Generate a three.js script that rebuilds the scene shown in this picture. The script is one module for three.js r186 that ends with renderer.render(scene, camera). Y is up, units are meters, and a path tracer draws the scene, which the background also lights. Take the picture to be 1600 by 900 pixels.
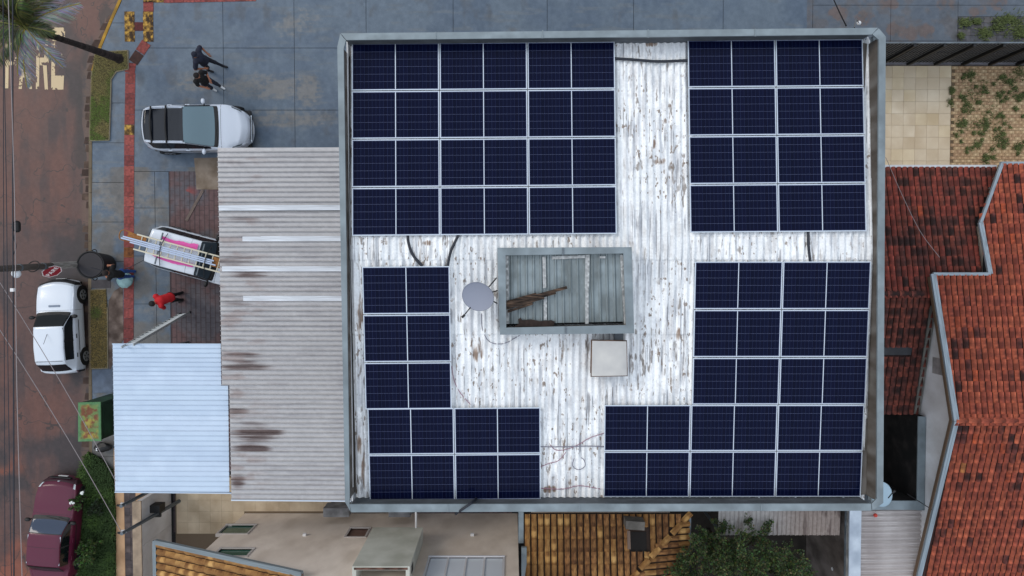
import * as THREE from 'three';
import { mergeGeometries, toCreasedNormals } from 'three/addons/utils/BufferGeometryUtils.js';

// ---------- camera (a drone looking straight down), sky, sun, exposure ----------
const scene = new THREE.Scene();
const CAM_H = 27, F = 1070, TILT = Math.atan(30 / 1070);
const camera = new THREE.PerspectiveCamera(2 * Math.atan(450 / F) * 180 / Math.PI, 16 / 9, 0.1, 600);
camera.up.set(0, 0, -1);
camera.position.set(0, CAM_H, 0);
camera.lookAt(0, 0, CAM_H * Math.tan(TILT));
const renderer = new THREE.WebGLRenderer({ antialias: true });
renderer.toneMapping = THREE.LinearToneMapping;
renderer.toneMappingExposure = 1.2;
renderer.shadowMap.enabled = true;
{ // overcast sky: brighter towards the zenith, faint cloud structure
  const W = 256, H = 128, d = new Float32Array(W * H * 4);
  for (let j = 0; j < H; j++) for (let i = 0; i < W; i++) {
    const el = ((j + 0.5) / H - 0.5) * Math.PI, s = Math.max(0, Math.sin(el));
    const az = i / W * Math.PI * 2, c = 1 + 0.05 * Math.sin(az * 3 + Math.sin(el * 7) * 2) * Math.cos(el);
    const L = 0.98 * (1 + 2 * s) / 3 * c, k = (j * W + i) * 4;
    d[k] = L * 0.90; d[k + 1] = L * 0.985; d[k + 2] = L * 1.11; d[k + 3] = 1;
  }
  const t = new THREE.DataTexture(d, W, H, THREE.RGBAFormat, THREE.FloatType);
  t.mapping = THREE.EquirectangularReflectionMapping; t.magFilter = THREE.LinearFilter; t.minFilter = THREE.LinearFilter;
  t.needsUpdate = true; scene.background = t; scene.environment = t;
}
const sun = new THREE.DirectionalLight(0xfff4e6, 0.95);
sun.position.set(-30, 26, -18); sun.castShadow = true; sun.shadow.radius = 45;
sun.shadow.mapSize.set(2048, 2048);
Object.assign(sun.shadow.camera, { left: -30, right: 30, top: 30, bottom: -30, near: 1, far: 90 });
scene.add(sun, sun.target);

// ---------- helpers ----------
let seed = 20240;
const rnd = () => { seed |= 0; seed = seed + 0x6D2B79F5 | 0; let t = Math.imul(seed ^ seed >>> 15, 1 | seed); t = t + Math.imul(t ^ t >>> 7, 61 | t) ^ t; return ((t ^ t >>> 14) >>> 0) / 4294967296; };
const rr = (a, b) => a + (b - a) * rnd();
const hash = (x, y, s) => { let n = Math.imul(x, 374761393) + Math.imul(y, 668265263) + Math.imul(s, 974634537) | 0; n = Math.imul(n ^ (n >>> 13), 1274126177); return ((n ^ (n >>> 16)) >>> 0) / 4294967296; };
const vn = (x, y, s) => { const i = Math.floor(x), j = Math.floor(y); let u = x - i, v = y - j; u = u * u * (3 - 2 * u); v = v * v * (3 - 2 * v);
  return (hash(i, j, s) * (1 - u) + hash(i + 1, j, s) * u) * (1 - v) + (hash(i, j + 1, s) * (1 - u) + hash(i + 1, j + 1, s) * u) * v; };
const fbm = (x, y, o, s) => { let a = 0.5, r = 0, n = 0; for (let k = 0; k < o; k++) { r += a * vn(x, y, s + k * 17); n += a; a *= 0.5; x *= 2.03; y *= 2.03; } return r / n; };
const st = (a, b, x) => { const t = Math.min(1, Math.max(0, (x - a) / (b - a))); return t * t * (3 - 2 * t); };
const mix = (a, b, t) => [a[0] + (b[0] - a[0]) * t, a[1] + (b[1] - a[1]) * t, a[2] + (b[2] - a[2]) * t];
const lerp = (a, b, t) => a + (b - a) * t;
const V = (x, y, z) => new THREE.Vector3(x, y, z);
const cA = Math.cos(TILT), sA = Math.sin(TILT);
// survey: the point at height h that the photograph shows at (px, py) of 1600 x 900
const U = (px, py, h = 0) => { const dx = px - 800, dv = 450 - py, y = -cA * F - sA * dv, z = sA * F - cA * dv, t = (CAM_H - h) / -y; return V(dx * t, h, z * t); };
const UP = (px, py, hf) => { let p = U(px, py, 4); for (let k = 0; k < 8; k++) p = U(px, py, hf(p.x, p.z)); return p; };
const X = (px, h, py = 450) => U(px, py, h).x, Z = (py, h) => U(800, py, h).z;

const used = {};
const numbered = n => { const k = used[n] = (used[n] ?? -1) + 1; return k ? n + '_' + String(k).padStart(3, '0') : n; };
const shade = o => { o.traverse(m => { if (m.isMesh) { m.castShadow = true; m.receiveShadow = true; } }); return o; };
function thing(name, label, category, group) { const o = new THREE.Group(); o.name = numbered(name); o.userData = { label, category }; if (group) o.userData.group = group; scene.add(o); return o; }
function part(parent, name, geo, m, label) { const o = new THREE.Mesh(geo, m); o.name = name; if (label) o.userData.label = label; o.castShadow = o.receiveShadow = true; parent.add(o); return o; }
function single(name, label, category, geo, m, group) { const o = part(scene, numbered(name), geo, m); o.userData = { label, category }; if (group) o.userData.group = group; return o; }
function struct(name, geo, m) { const o = geo ? part(scene, name, geo, m) : new THREE.Group(); o.name = name; o.userData.kind = 'structure'; if (!geo) scene.add(o); return o; }
function anchor(g, p) { g.position.copy(p); for (const c of g.children) c.position.sub(p); return g; }   // children were set in place; move the origin to the base

const std = (rgb, rough = 0.8, metal = 0, extra = {}) => new THREE.MeshStandardMaterial({ color: new THREE.Color().setRGB(rgb[0] / 255, rgb[1] / 255, rgb[2] / 255, THREE.SRGBColorSpace), roughness: rough, metalness: metal, side: THREE.DoubleSide, ...extra });
const phys = (rgb, o = {}) => new THREE.MeshPhysicalMaterial({ color: new THREE.Color().setRGB(rgb[0] / 255, rgb[1] / 255, rgb[2] / 255, THREE.SRGBColorSpace), side: THREE.DoubleSide, ...o });
function dataTex(W, H, fn, srgb = true) {
  const d = new Uint8Array(W * H * 4);
  for (let j = 0; j < H; j++) for (let i = 0; i < W; i++) { const c = fn((i + 0.5) / W, (j + 0.5) / H), k = (j * W + i) * 4; d[k] = Math.max(0, Math.min(255, c[0])); d[k + 1] = Math.max(0, Math.min(255, c[1])); d[k + 2] = Math.max(0, Math.min(255, c[2])); d[k + 3] = 255; }
  const t = new THREE.DataTexture(d, W, H, THREE.RGBAFormat); if (srgb) t.colorSpace = THREE.SRGBColorSpace;
  t.wrapS = t.wrapT = THREE.RepeatWrapping; t.magFilter = THREE.LinearFilter; t.minFilter = THREE.LinearMipmapLinearFilter; t.generateMipmaps = true; t.needsUpdate = true; return t;
}
// a colour map over a piece of the plan: region [x0, z0, x1, z1]; fn(x, z) gives sRGB
function areaMat(region, W, H, fn, rough = 0.85, extra = {}) {
  const [x0, z0, x1, z1] = region, map = dataTex(W, H, (u, v) => fn(x0 + u * (x1 - x0), z0 + v * (z1 - z0)));
  const m = new THREE.MeshStandardMaterial({ map, roughness: rough, side: THREE.DoubleSide, ...extra }); m.userData = { region }; return m;
}
function planUV(g, region) { const p = g.attributes.position, [x0, z0, x1, z1] = region, uv = new Float32Array(p.count * 2); for (let i = 0; i < p.count; i++) { uv[2 * i] = (p.getX(i) - x0) / (x1 - x0); uv[2 * i + 1] = (p.getZ(i) - z0) / (z1 - z0); } g.setAttribute('uv', new THREE.BufferAttribute(uv, 2)); return g; }
// box-projected uv, in metres / size
function boxUV(g, size = 1, ox = 0, oy = 0) { if (g.index) g = g.toNonIndexed(); const p = g.attributes.position, uv = new Float32Array(p.count * 2), a = V(), b = V(), c = V();
  for (let i = 0; i < p.count; i += 3) { a.fromBufferAttribute(p, i); b.fromBufferAttribute(p, i + 1); c.fromBufferAttribute(p, i + 2); const n = b.clone().sub(a).cross(c.clone().sub(a)), ax = Math.abs(n.x), ay = Math.abs(n.y), az = Math.abs(n.z);
    [a, b, c].forEach((q, k) => { const [u, v] = ay >= ax && ay >= az ? [q.x, q.z] : ax >= az ? [q.z, q.y] : [q.x, q.y]; uv[2 * (i + k)] = u / size + ox; uv[2 * (i + k) + 1] = v / size + oy; }); }
  g.setAttribute('uv', new THREE.BufferAttribute(uv, 2)); return g; }
function triGeo(list) { const g = new THREE.BufferGeometry(), a = new Float32Array(list.length * 3); list.forEach((p, i) => { a[3 * i] = p.x; a[3 * i + 1] = p.y; a[3 * i + 2] = p.z; }); g.setAttribute('position', new THREE.BufferAttribute(a, 3)); g.computeVertexNormals(); return boxUV(g, 3); }
// upright prism on a plan polygon [[x, z] ...]; y0 / y1 may be numbers or one per corner
function prism(poly, y0, y1) {
  const n = poly.length, yb = i => Array.isArray(y0) ? y0[i] : y0, yt = i => Array.isArray(y1) ? y1[i] : y1;
  const c = poly.map(p => new THREE.Vector2(p[0], p[1])); const tri = THREE.ShapeUtils.triangulateShape(c, []); const L = [];
  const ccw = THREE.ShapeUtils.area(c) > 0;
  const T = i => V(poly[i][0], yt(i), poly[i][1]), B = i => V(poly[i][0], yb(i), poly[i][1]);
  for (const [a, b, d] of tri) { if (ccw) L.push(T(a), T(d), T(b), B(a), B(b), B(d)); else L.push(T(a), T(b), T(d), B(a), B(d), B(b)); }
  for (let i = 0; i < n; i++) { const j = (i + 1) % n; if (ccw) L.push(B(i), T(i), T(j), B(i), T(j), B(j)); else L.push(B(i), T(j), T(i), B(i), B(j), T(j)); }
  return triGeo(L);
}
const rect = (x0, x1, z0, z1) => [[x0, z0], [x1, z0], [x1, z1], [x0, z1]];
const box = (x0, x1, y0, y1, z0, z1) => prism(rect(x0, x1, z0, z1), y0, y1);
const polyU = (pts, h) => pts.map(([a, b]) => { const p = U(a, b, h); return [p.x, p.z]; });
function inset(poly, d) { const cx = poly.reduce((s, p) => s + p[0], 0) / poly.length, cz = poly.reduce((s, p) => s + p[1], 0) / poly.length; return poly.map(([x, z]) => { const dx = cx - x, dz = cz - z, l = Math.hypot(dx, dz); return [x + dx / l * d, z + dz / l * d]; }); }
function beam(p, q, w, h, up = V(0, 1, 0)) { const d = q.clone().sub(p), L = d.length(); d.normalize(); if (Math.abs(d.dot(up)) > 0.99) up = V(1, 0, 0); const s = d.clone().cross(up).normalize(), u = s.clone().cross(d).normalize(); const g = new THREE.BoxGeometry(L, h, w).toNonIndexed(); g.applyMatrix4(new THREE.Matrix4().makeBasis(d, u, s).setPosition(p.clone().add(q).multiplyScalar(0.5))); return g; }
function tube(pts, r, seg = 6, n) { return new THREE.TubeGeometry(new THREE.CatmullRomCurve3(pts), n ?? Math.max(4, pts.length * 4), r, seg, false); }
function cyl(p, q, r0, r1 = r0, seg = 12) { const d = q.clone().sub(p), g = new THREE.CylinderGeometry(r1, r0, d.length(), seg); g.applyQuaternion(new THREE.Quaternion().setFromUnitVectors(V(0, 1, 0), d.clone().normalize())); const m = p.clone().add(q).multiplyScalar(0.5); g.translate(m.x, m.y, m.z); return g; }
const merge = l => mergeGeometries(l.map(g => { const h = g.index ? g.toNonIndexed() : g; for (const k of Object.keys(h.attributes)) if (!['position', 'normal', 'uv', 'color'].includes(k)) h.deleteAttribute(k); return h; }), false);
const wirePts = (a, b, sag, n = 10) => { const r = []; for (let i = 0; i <= n; i++) { const t = i / n, p = a.clone().lerp(b, t); p.y -= 4 * sag * t * (1 - t); r.push(p); } return r; };
// profiled roofing sheet on four corners (a: rib 0 start, b: last rib start, c / d: their far ends); ribs are numbered from n0 so neighbours stay in step
function ribbed(a, b, c, d, ribs, amp, prof, per = 8, lift = 0, jag = 0) {
  const nu = Math.max(2, Math.round(ribs * per)), nv = 3, pos = [], idx = [];
  for (let j = 0; j <= nv; j++) for (let i = 0; i <= nu; i++) { const u = i / nu, v = j / nv, p = a.clone().lerp(b, u).lerp(c.clone().lerp(d, u), v); p.y += amp * prof((u * ribs) % 1) + lift * (1 - v); if (j === nv && jag) p.add(c.clone().sub(a).normalize().multiplyScalar((hash(i, Math.round(a.x * 9), 5) - 0.5) * jag)); pos.push(p.x, p.y, p.z); }
  for (let j = 0; j < nv; j++) for (let i = 0; i < nu; i++) { const k = j * (nu + 1) + i; idx.push(k, k + nu + 1, k + 1, k + 1, k + nu + 1, k + nu + 2); }
  const g = new THREE.BufferGeometry(); g.setAttribute('position', new THREE.Float32BufferAttribute(pos, 3)); g.setIndex(idx); g.computeVertexNormals();
  if (g.attributes.normal.getY(0) < 0) { for (let k = 0; k < idx.length; k += 3) { const t = idx[k]; idx[k] = idx[k + 1]; idx[k + 1] = t; } g.setIndex(idx); g.computeVertexNormals(); }
  return g;
}
const sine = t => 0.5 - 0.5 * Math.cos(t * Math.PI * 2);
const trapez = t => t < 0.62 ? 0 : t < 0.70 ? (t - 0.62) / 0.08 : t < 0.90 ? 1 : t < 0.98 ? 1 - (t - 0.90) / 0.08 : 0;
const inPoly = (x, z, P) => { let c = false; for (let i = 0, j = P.length - 1; i < P.length; j = i++) if ((P[i][1] > z) !== (P[j][1] > z) && x < (P[j][0] - P[i][0]) * (z - P[i][1]) / (P[j][1] - P[i][1]) + P[i][0]) c = !c; return c; };
// pieces of one kind on one host: the first `limit` in view become meshes, the rest one mass
const inView = p => { const d = CAM_H - p.y; return Math.abs(p.x / d) < 0.75 && Math.abs(p.z / d - 0.028) < 0.425; };
function pieces(parent, name, list, limit = 300) {
  const vis = [], rest = []; for (const q of list) (inView(q.p) && vis.length < limit ? vis : rest).push(q);
  for (const q of vis) { const m = part(parent, name, q.g, q.m); m.position.copy(q.p); m.quaternion.copy(q.q); if (q.s) m.scale.copy(q.s); }
  const mats = [...new Set(rest.map(q => q.m))];
  for (const mt of mats) for (const ge of [...new Set(rest.filter(q => q.m === mt).map(q => q.g))]) { const s = rest.filter(q => q.m === mt && q.g === ge), im = new THREE.InstancedMesh(ge, mt, s.length); s.forEach((q, i) => im.setMatrixAt(i, new THREE.Matrix4().compose(q.p, q.q, q.s ?? V(1, 1, 1)))); im.name = name + '_field'; im.userData.kind = 'stuff'; im.castShadow = im.receiveShadow = true; parent.add(im); }
}
// ---------- shared materials ----------
const noiseMap = (a, b, sx, sy, s, contrast = 1, size = 256) => dataTex(size, size, (u, v) => { // tiles by blending two shifted copies
  const f = (x, y) => fbm(x * sx, y * sy, 5, s), t = st(0, 1, u), q = st(0, 1, v); const n = (f(u, v) * t + f(u + 1, v) * (1 - t)) * q + (f(u, v + 1) * t + f(u + 1, v + 1) * (1 - t)) * (1 - q);
  return mix(a, b, Math.min(1, Math.max(0, 0.5 + (n - 0.5) * 2.2 * contrast))); });
const grain = noiseMap([175, 175, 175], [255, 255, 255], 12, 12, 3);
const streakV = noiseMap([165, 160, 155], [255, 255, 255], 22, 3, 8);
const M = {
  capMetal: std([138, 150, 156], 0.5, 0.25, { map: noiseMap([205, 205, 205], [255, 255, 255], 8, 8, 21) }),
  innerWall: std([122, 118, 114], 0.9, 0, { map: noiseMap([165, 155, 145], [235, 235, 235], 14, 5, 22, 1.2) }),
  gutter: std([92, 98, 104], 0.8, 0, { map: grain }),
  wallGrey: std([198, 196, 192], 0.9, 0, { map: grain }),
  wallBeige: std([244, 232, 220], 0.92, 0, { map: noiseMap([222, 218, 214], [255, 255, 255], 5, 3, 31) }),
  wallWhite: std([240, 240, 242], 0.9, 0, { map: noiseMap([215, 212, 208], [255, 255, 255], 6, 4, 32) }),
  wallDirty: std([122, 113, 108], 0.95, 0, { map: noiseMap([140, 135, 130], [255, 255, 255], 7, 4, 33, 1.3) }),
  alu: std([205, 214, 224], 0.35, 0.5), backsheet: std([150, 165, 195], 0.4),
  black: std([16, 16, 18], 0.55), rubber: std([20, 20, 21], 0.85), dark: std([28, 28, 31], 0.6), steel: std([150, 154, 158], 0.45, 0.6),
  galv: std([122, 132, 140], 0.5, 0.4, { map: grain }), white: std([222, 224, 226], 0.5), wood: std([120, 92, 62], 0.85, 0, { map: streakV }),
  concrete: std([128, 122, 114], 0.92, 0, { map: grain }), cable: std([34, 38, 48], 0.6), wire: std([150, 140, 140], 0.6),
  glass: phys([14, 18, 22], { roughness: 0.06, ior: 1.5 }), greenGlass: phys([42, 88, 74], { roughness: 0.1 }),
  skin: std([150, 100, 78], 0.6), leafDark: std([36, 52, 26], 0.8),
};

// ---------- ground, road, pavements ----------
const kerbPts = [[196, -60], [186, 0], [171, 32], [152, 78], [142, 112], [139, 220], [138, 440], [139, 620], [139, 1000]].map(([a, b]) => U(a, b, 0));
const along = (P, z) => { for (let i = 0; i < P.length - 1; i++) if (z <= P[i + 1].z || i === P.length - 2) return lerp(P[i].x, P[i + 1].x, (z - P[i].z) / (P[i + 1].z - P[i].z)); };
const kerbX = z => along(kerbPts, z);
const stripPts = [[232, -40], [232, 62], [204, 104], [202, 230], [201, 540], [201, 700]].map(([a, b]) => U(a, b, 0));
const stripX = z => along(stripPts, z);
const Z0 = Z(-90, 0), Z1 = Z(1000, 0);
struct('ground', prism(rect(-150, 150, -150, 150), -0.5, -0.2), std([84, 68, 58], 0.95, 0, { map: grain }));
{ // road: worn asphalt under red earth
  const reg = [-30, -16, -15, 16];
  const crack = (x, z) => { const a = Math.abs(fbm(x * 0.9, z * 0.9, 4, 71) - 0.5); return a < 0.006 ? 1 : 0; };
  const m = areaMat(reg, 1024, 2048, (x, z) => {
    const n = fbm(x * 0.55, z * 0.35, 5, 51), f = fbm(x * 9, z * 9, 3, 52), s = fbm(x * 2.6, z * 0.5, 4, 53), g = hash(Math.round(x * 70), Math.round(z * 70), 4);
    let c = mix([62, 47, 47], [82, 57, 52], st(0.35, 0.62, s));
    c = mix(c, [44, 38, 41], st(0.5, 0.68, fbm(x * 0.7 + 9, z * 0.7, 4, 54)) * 0.8);
    c = mix(c, [106, 63, 50], st(0.50, 0.68, n + 0.05 * Math.sin(z * 0.4 + 1)) * 0.5);
    const e = fbm(x * 0.8, z * 0.8, 4, 56); c = mix(c, [126, 68, 48], st(0.46, 0.7, e) * st(7.6, 8.6, z + (n - 0.5) * 3) * st(-17.4, -18.6, x) * 0.9);
    const kx = kerbX(z) - x; c = mix(c, [96, 74, 62], st(0.5, 0.2, kx + (f - 0.5) * 0.35) * 0.8); c = mix(c, [46, 38, 38], st(0.52, 0.6, fbm(x * 3, z * 0.8, 3, 58)) * st(0.8, 0.45, kx) * 0.7);
    const d = (f - 0.5) * 15 + (g - 0.5) * 7; c = [c[0] + d, c[1] + d * 0.9, c[2] + d * 0.85]; if (crack(x, z)) c = mix(c, [40, 34, 34], 0.7); return c; }, 0.5);
  const pts = kerbPts.map(p => [p.x, p.z]); const g = prism([[-60, Z0 - 8], [kerbPts[0].x, Z0 - 8], ...pts, [kerbPts.at(-1).x, Z1 + 6], [-60, Z1 + 6]], -0.3, -0.13);
  struct('road', planUV(g, reg), m);
}
const LOTREG = [-17, -13, 21, 13];
const worn = [[300, 130, 1.3, .5, .8], [420, 135, 2.2, .6, 1], [455, 40, .9, .6, .8], [480, 140, .7, .8, 1.1], [160, 300, .5, 1.1, .9], [180, 330, .6, 1.6, .8], [225, 300, .6, 1.2, 1], [245, 330, .5, 1, .8], [240, 480, .8, .6, .8], [450, 185, 2.4, .5, .9], [230, 60, .5, .4, .3], [480, 30, .7, .7, .7]].map(([a, b, rx, rz, k]) => [U(a, b), rx, rz, k]);
const rusty = [[1400, 45], [1420, 52], [1560, 5], [1530, 20], [1390, 5], [1350, 28], [1310, 20], [1445, 48], [1480, 8]].map(([a, b]) => U(a, b));
const lotMat = areaMat(LOTREG, 2048, 1400, (x, z) => {
  const n = fbm(x * 0.8, z * 0.8, 5, 61), f = fbm(x * 7, z * 7, 4, 62), s = fbm(x * 1.1, z * 6, 4, 63);
  let c = mix([80, 95, 112], [91, 105, 119], st(0.35, 0.65, n)); c = mix(c, [100, 107, 113], st(0.58, 0.75, s) * 0.5);
  let w = 0; for (const [p, rx, rz, k] of worn) { const d = Math.hypot((x - p.x) / rx, (z - p.z) / rz); w = Math.max(w, k * st(1.7, 0.1, d)); }
  const sc = fbm(x * 3, z * 14, 4, 64); c = mix(c, [126, 118, 109], st(0.3, 0.85, w * (0.05 + f * 0.8 + 0.75 * sc)) * 0.6);
  if (x > 11.5) { let r = 0; for (const p of rusty) r = Math.max(r, st(0.85, 0.1, Math.hypot(x - p.x, (z - p.z) * 1.4))); c = mix(c, [84, 90, 99], 0.6); c = mix(c, [100, 82, 76], st(0.40, 0.75, r * (0.1 + f * 0.9 + 0.7 * fbm(x * 3, z * 3, 4, 69) - 0.1)) * 0.75); c = mix(c, [96, 88, 86], st(0.5, 0.68, fbm(x * 2.4, z * 2.4, 5, 66)) * 0.45); }
  if (x < -10.4 && z > -4) c = mix(c, [98, 92, 86], st(0.42, 0.66, fbm(x * 1.3, z * 1.3, 4, 67)) * 0.75);
  c = mix(c, [74, 74, 76], st(0.6, 0.8, fbm(x * 2.2, z * 1.2, 4, 68)) * 0.35);
  const d = (f - 0.5) * 20 + (hash(Math.round(x * 60), Math.round(z * 60), 8) - 0.5) * 7; return [c[0] + d, c[1] + d, c[2] + d]; }, 0.6);
struct('joint_bed', prism([[kerbPts[0].x, Z0 - 2], [24, Z0 - 2], [24, Z1], [kerbPts.at(-1).x, Z1], ...kerbPts.slice().reverse().map(p => [p.x, p.z])], -0.2, -0.035), std([50, 50, 52], 0.95, 0, { map: grain }));
const lot = struct('parking_lot');
const slabGeo = (poly, t = 0) => planUV(prism(poly, -0.034, t), LOTREG);
{ // cast slabs with open joints
  const gx = [X(238, 0, 20), X(349, 0, 100), X(460, 0, 100), X(572, 0, 40), X(708, 0, 40), X(855, 0, 20), X(990, 0, 20), X(1130, 0, 20), X(1270, 0, 20)];
  const gz = [Z0, Z(0, 0) - 0.9, Z(75, 0), Z(172, 0), Z(268, 0)];
  for (let i = 0; i < gx.length - 1; i++) for (let j = 0; j < gz.length - 1; j++) { const y = (hash(i, j, 3) - 0.5) * 0.006;
    if (i === 0) { const za = gz[j] + 0.009, zb = gz[j + 1] - 0.009; const e = []; for (let q = 0; q <= 8; q++) { const z = lerp(zb, za, q / 8); e.push([stripX(z) + 0.02, z]); } part(lot, 'slab', slabGeo([[gx[1] - 0.009, za], [gx[1] - 0.009, zb], ...e], y), lotMat); }
    else if (!(j === 3 && i > 3)) part(lot, 'slab', slabGeo(rect(gx[i] + 0.009, gx[i + 1] - 0.009, gz[j] + 0.009, gz[j + 1] - 0.009), y), lotMat); }
  const hx = [X(1270, 0, 20), X(1392, 0, 20), X(1497, 0, 20), 21.5], hz = [Z0, Z(8, 0), Z(64, 0), Z(96, 0)];
  for (let i = 0; i < 3; i++) for (let j = 0; j < 3; j++) if (!(i === 2 && j === 1)) part(lot, 'slab', slabGeo(rect(hx[i] + 0.008, hx[i + 1] - 0.008, hz[j] + 0.008, hz[j + 1] - 0.008), -0.004), lotMat); part(lot, 'slab', slabGeo(rect(hx[2] + 0.008, 21.5, hz[1] + 0.008, Z(26, 0) - 0.01), -0.004), lotMat);
  // front yard column beside the guide strip
  const yz = [Z(268, 0), Z(325, 0), Z(400, 0), Z(475, 0), Z(545, 0), Z(640, 0)];
  const yx = [X(211, 0), X(244, 0), X(266, 0)];
  for (let i = 0; i < 2; i++) for (let j = 0; j < yz.length - 1; j++) part(lot, 'slab', slabGeo(rect((i ? yx[1] : stripX(yz[j]) + 0.1) + 0.008, yx[i + 1] - 0.008, yz[j] + 0.008, yz[j + 1] - 0.008), (hash(i, j, 6) - 0.5) * 0.006), lotMat);
}
const pave = struct('sidewalk');
{
  const zs = []; for (let z = Z0; z < Z(1000, 0); z += 1.55) zs.push(z);
  for (let j = 0; j < zs.length - 1; j++) { const a = zs[j] + 0.008, b = zs[j + 1] - 0.008; const e = [], f = []; for (let q = 0; q <= 6; q++) { const z = lerp(a, b, q / 6); e.push([stripX(z) - 0.02, z]); f.unshift([kerbX(z) + 0.13, z]); } part(pave, 'slab', slabGeo([...e, ...f], (hash(j, 2, 9) - 0.5) * 0.008), lotMat); }
  const k = std([132, 118, 98], 0.9, 0, { map: streakV }), ky = std([186, 142, 44], 0.8, 0, { map: grain }), ks = [std([108, 88, 76], 0.95, 0, { map: grain }), std([86, 68, 60], 0.95, 0, { map: grain })];
  let z = Z0 + 0.2, n = 0; while (z < Z1 - 1) { const b = z + 0.95; const yellow = z < Z(74, 0); part(pave, 'kerb_stone', prism([[kerbX(z), z + 0.006], [kerbX(z) + 0.12, z + 0.006], [kerbX(b) + 0.12, b - 0.006], [kerbX(b), b - 0.006]], -0.19, 0.012 + (hash(n, 4, 4) - 0.5) * 0.012), yellow ? ky : k);
    for (let q = 0; q < 3; q++) { const za = z + 0.32 * q, zb = za + 0.3, w = 0.16 + 0.2 * hash(n, q, 7); part(pave, 'gutter_stone', prism([[kerbX(za) - w, za + 0.02], [kerbX(za) - 0.012, za + 0.01], [kerbX(zb) - 0.012, zb - 0.01], [kerbX(zb) - w - 0.04 * hash(n, q, 8), zb - 0.03]], -0.2, -0.11 - 0.03 * hash(n, q, 2)), ks[(n + q) % 2]); } z = b; n++; }
}
{ // tactile guide strip: red tiles, yellow warning tiles
  const strip = thing('tactile_strip', 'red guide strip of square tiles with yellow warning tiles on the grey pavement', 'paving strip');
  const red = [[158, 76, 72], [146, 68, 62], [168, 84, 76], [132, 60, 58]].map((c, i) => std(c, 0.8, 0, { map: grain })), yel = std([188, 146, 60], 0.8, 0, { map: noiseMap([70, 60, 45], [255, 255, 255], 7, 7, 41, 1.6) }), dr = std([98, 40, 40], 0.85, 0, { map: grain }), dk = std([72, 46, 40], 0.9, 0, { map: grain }), och = std([140, 86, 42], 0.85, 0, { map: noiseMap([150, 140, 130], [255, 255, 255], 6, 6, 43) });
  const S = 0.4, t = (cx, cz, m, a = 0, w = S - 0.012, l = S - 0.012) => { const g = new THREE.BoxGeometry(w, 0.03, l); g.rotateY(a); g.translate(cx, -0.001, cz); return part(strip, 'tile', boxUV(g, 0.9, cx * 0.37, cz * 0.53), m); };
  let n = 0; for (let z = Z(66, 0); z < Z(536, 0); z += S) { const zc = z + S / 2, a = Math.atan2(stripX(zc + 0.1) - stripX(zc - 0.1), 0.2); const py = 420 + zc * 1070 / 27;
    const m = (py > 200 && py < 217) ? yel : py > 383 && py < 396 ? och : py > 93 && py < 102 ? dk : py > 498 ? red[3] : red[Math.floor(hash(n, 1, 1) * 3.4)]; t(stripX(zc), zc, m, a, S - 0.012, Math.abs(a) > 0.2 ? S * 1.14 : S - 0.012); n++; }
  for (let k = 0; k < 3; k++) { t(X(232, 0, 60), Z(26 + k * 15.6, 0), yel); t(X(203, 0, 60), Z(26 + k * 15.6, 0), yel); }
  t(X(232, 0, 10), Z(10.5, 0), red[1]); t(X(232, 0, 10), Z(-4, 0), yel); t(X(248, 0, 10), Z(-4, 0), yel); t(X(217.5, 0, 60), Z(41.5, 0), dr, 0, 0.33, 0.33);
  for (let k = 0; k < 9; k++) t(X(264, 0, 10) + k * S, Z(-3.5, 0) - k * 0.008, red[k % 3]);
}
// yard paving: fine striped blocks under and in front of the canopies
{
  const reg = [X(266, 0), Z(243, 0), 0, 10.5];
  const m = areaMat(reg, 1024, 1024, (x, z) => { const n = fbm(x * 1.1, z * 1.1, 5, 81), f = fbm(x * 8, z * 8, 3, 82); let c = mix([96, 72, 72], [84, 80, 86], st(0.4, 0.62, n)); if (((x * 5.2) % 1 + 1) % 1 < 0.22) c = mix(c, [56, 42, 44], 0.6); if (((z * 2.6 + Math.floor(x * 5.2) * 0.5) % 1 + 1) % 1 < 0.06) c = mix(c, [52, 42, 42], 0.5);
    c = mix(c, [92, 74, 58], st(0.5, 0.7, fbm(x * 1.4, z * 0.8, 4, 84)) * st(-12.2, -11.6, x) * st(0.6, -1.4, z) * 0.8); c = mix(c, [138, 62, 60], st(0.5, 0.66, fbm(x * 1.6, z * 3, 4, 85)) * st(1, 0.1, Math.hypot((x - X(290, 0, 300)) / 0.7, (z - Z(300, 0)) / 0.35)) * 0.9); const d = (f - 0.5) * 24; return [c[0] + d, c[1] + d, c[2] + d]; }, 0.75);
  struct('yard_paving', planUV(prism(rect(reg[0] + 0.01, reg[2], reg[1], reg[3]), -0.034, -0.002), reg), m);
  single('concrete_patch', 'bare tan concrete patch in the yard beside the white car', 'concrete patch', prism(polyU([[303, 247], [344, 246], [348, 296], [307, 296], [306, 275]], 0), -0.02, 0.004), std([142, 128, 114], 0.9, 0, { map: noiseMap([190, 182, 172], [255, 255, 255], 8, 8, 44) }));
  single('drain_channel', 'pale diagonal drain channel cover across the striped yard paving', 'drain cover', beam(U(317, 297, 0.004), U(291, 345, 0.004), 0.11, 0.03), std([128, 112, 104], 0.85, 0, { map: grain }));
}
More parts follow.
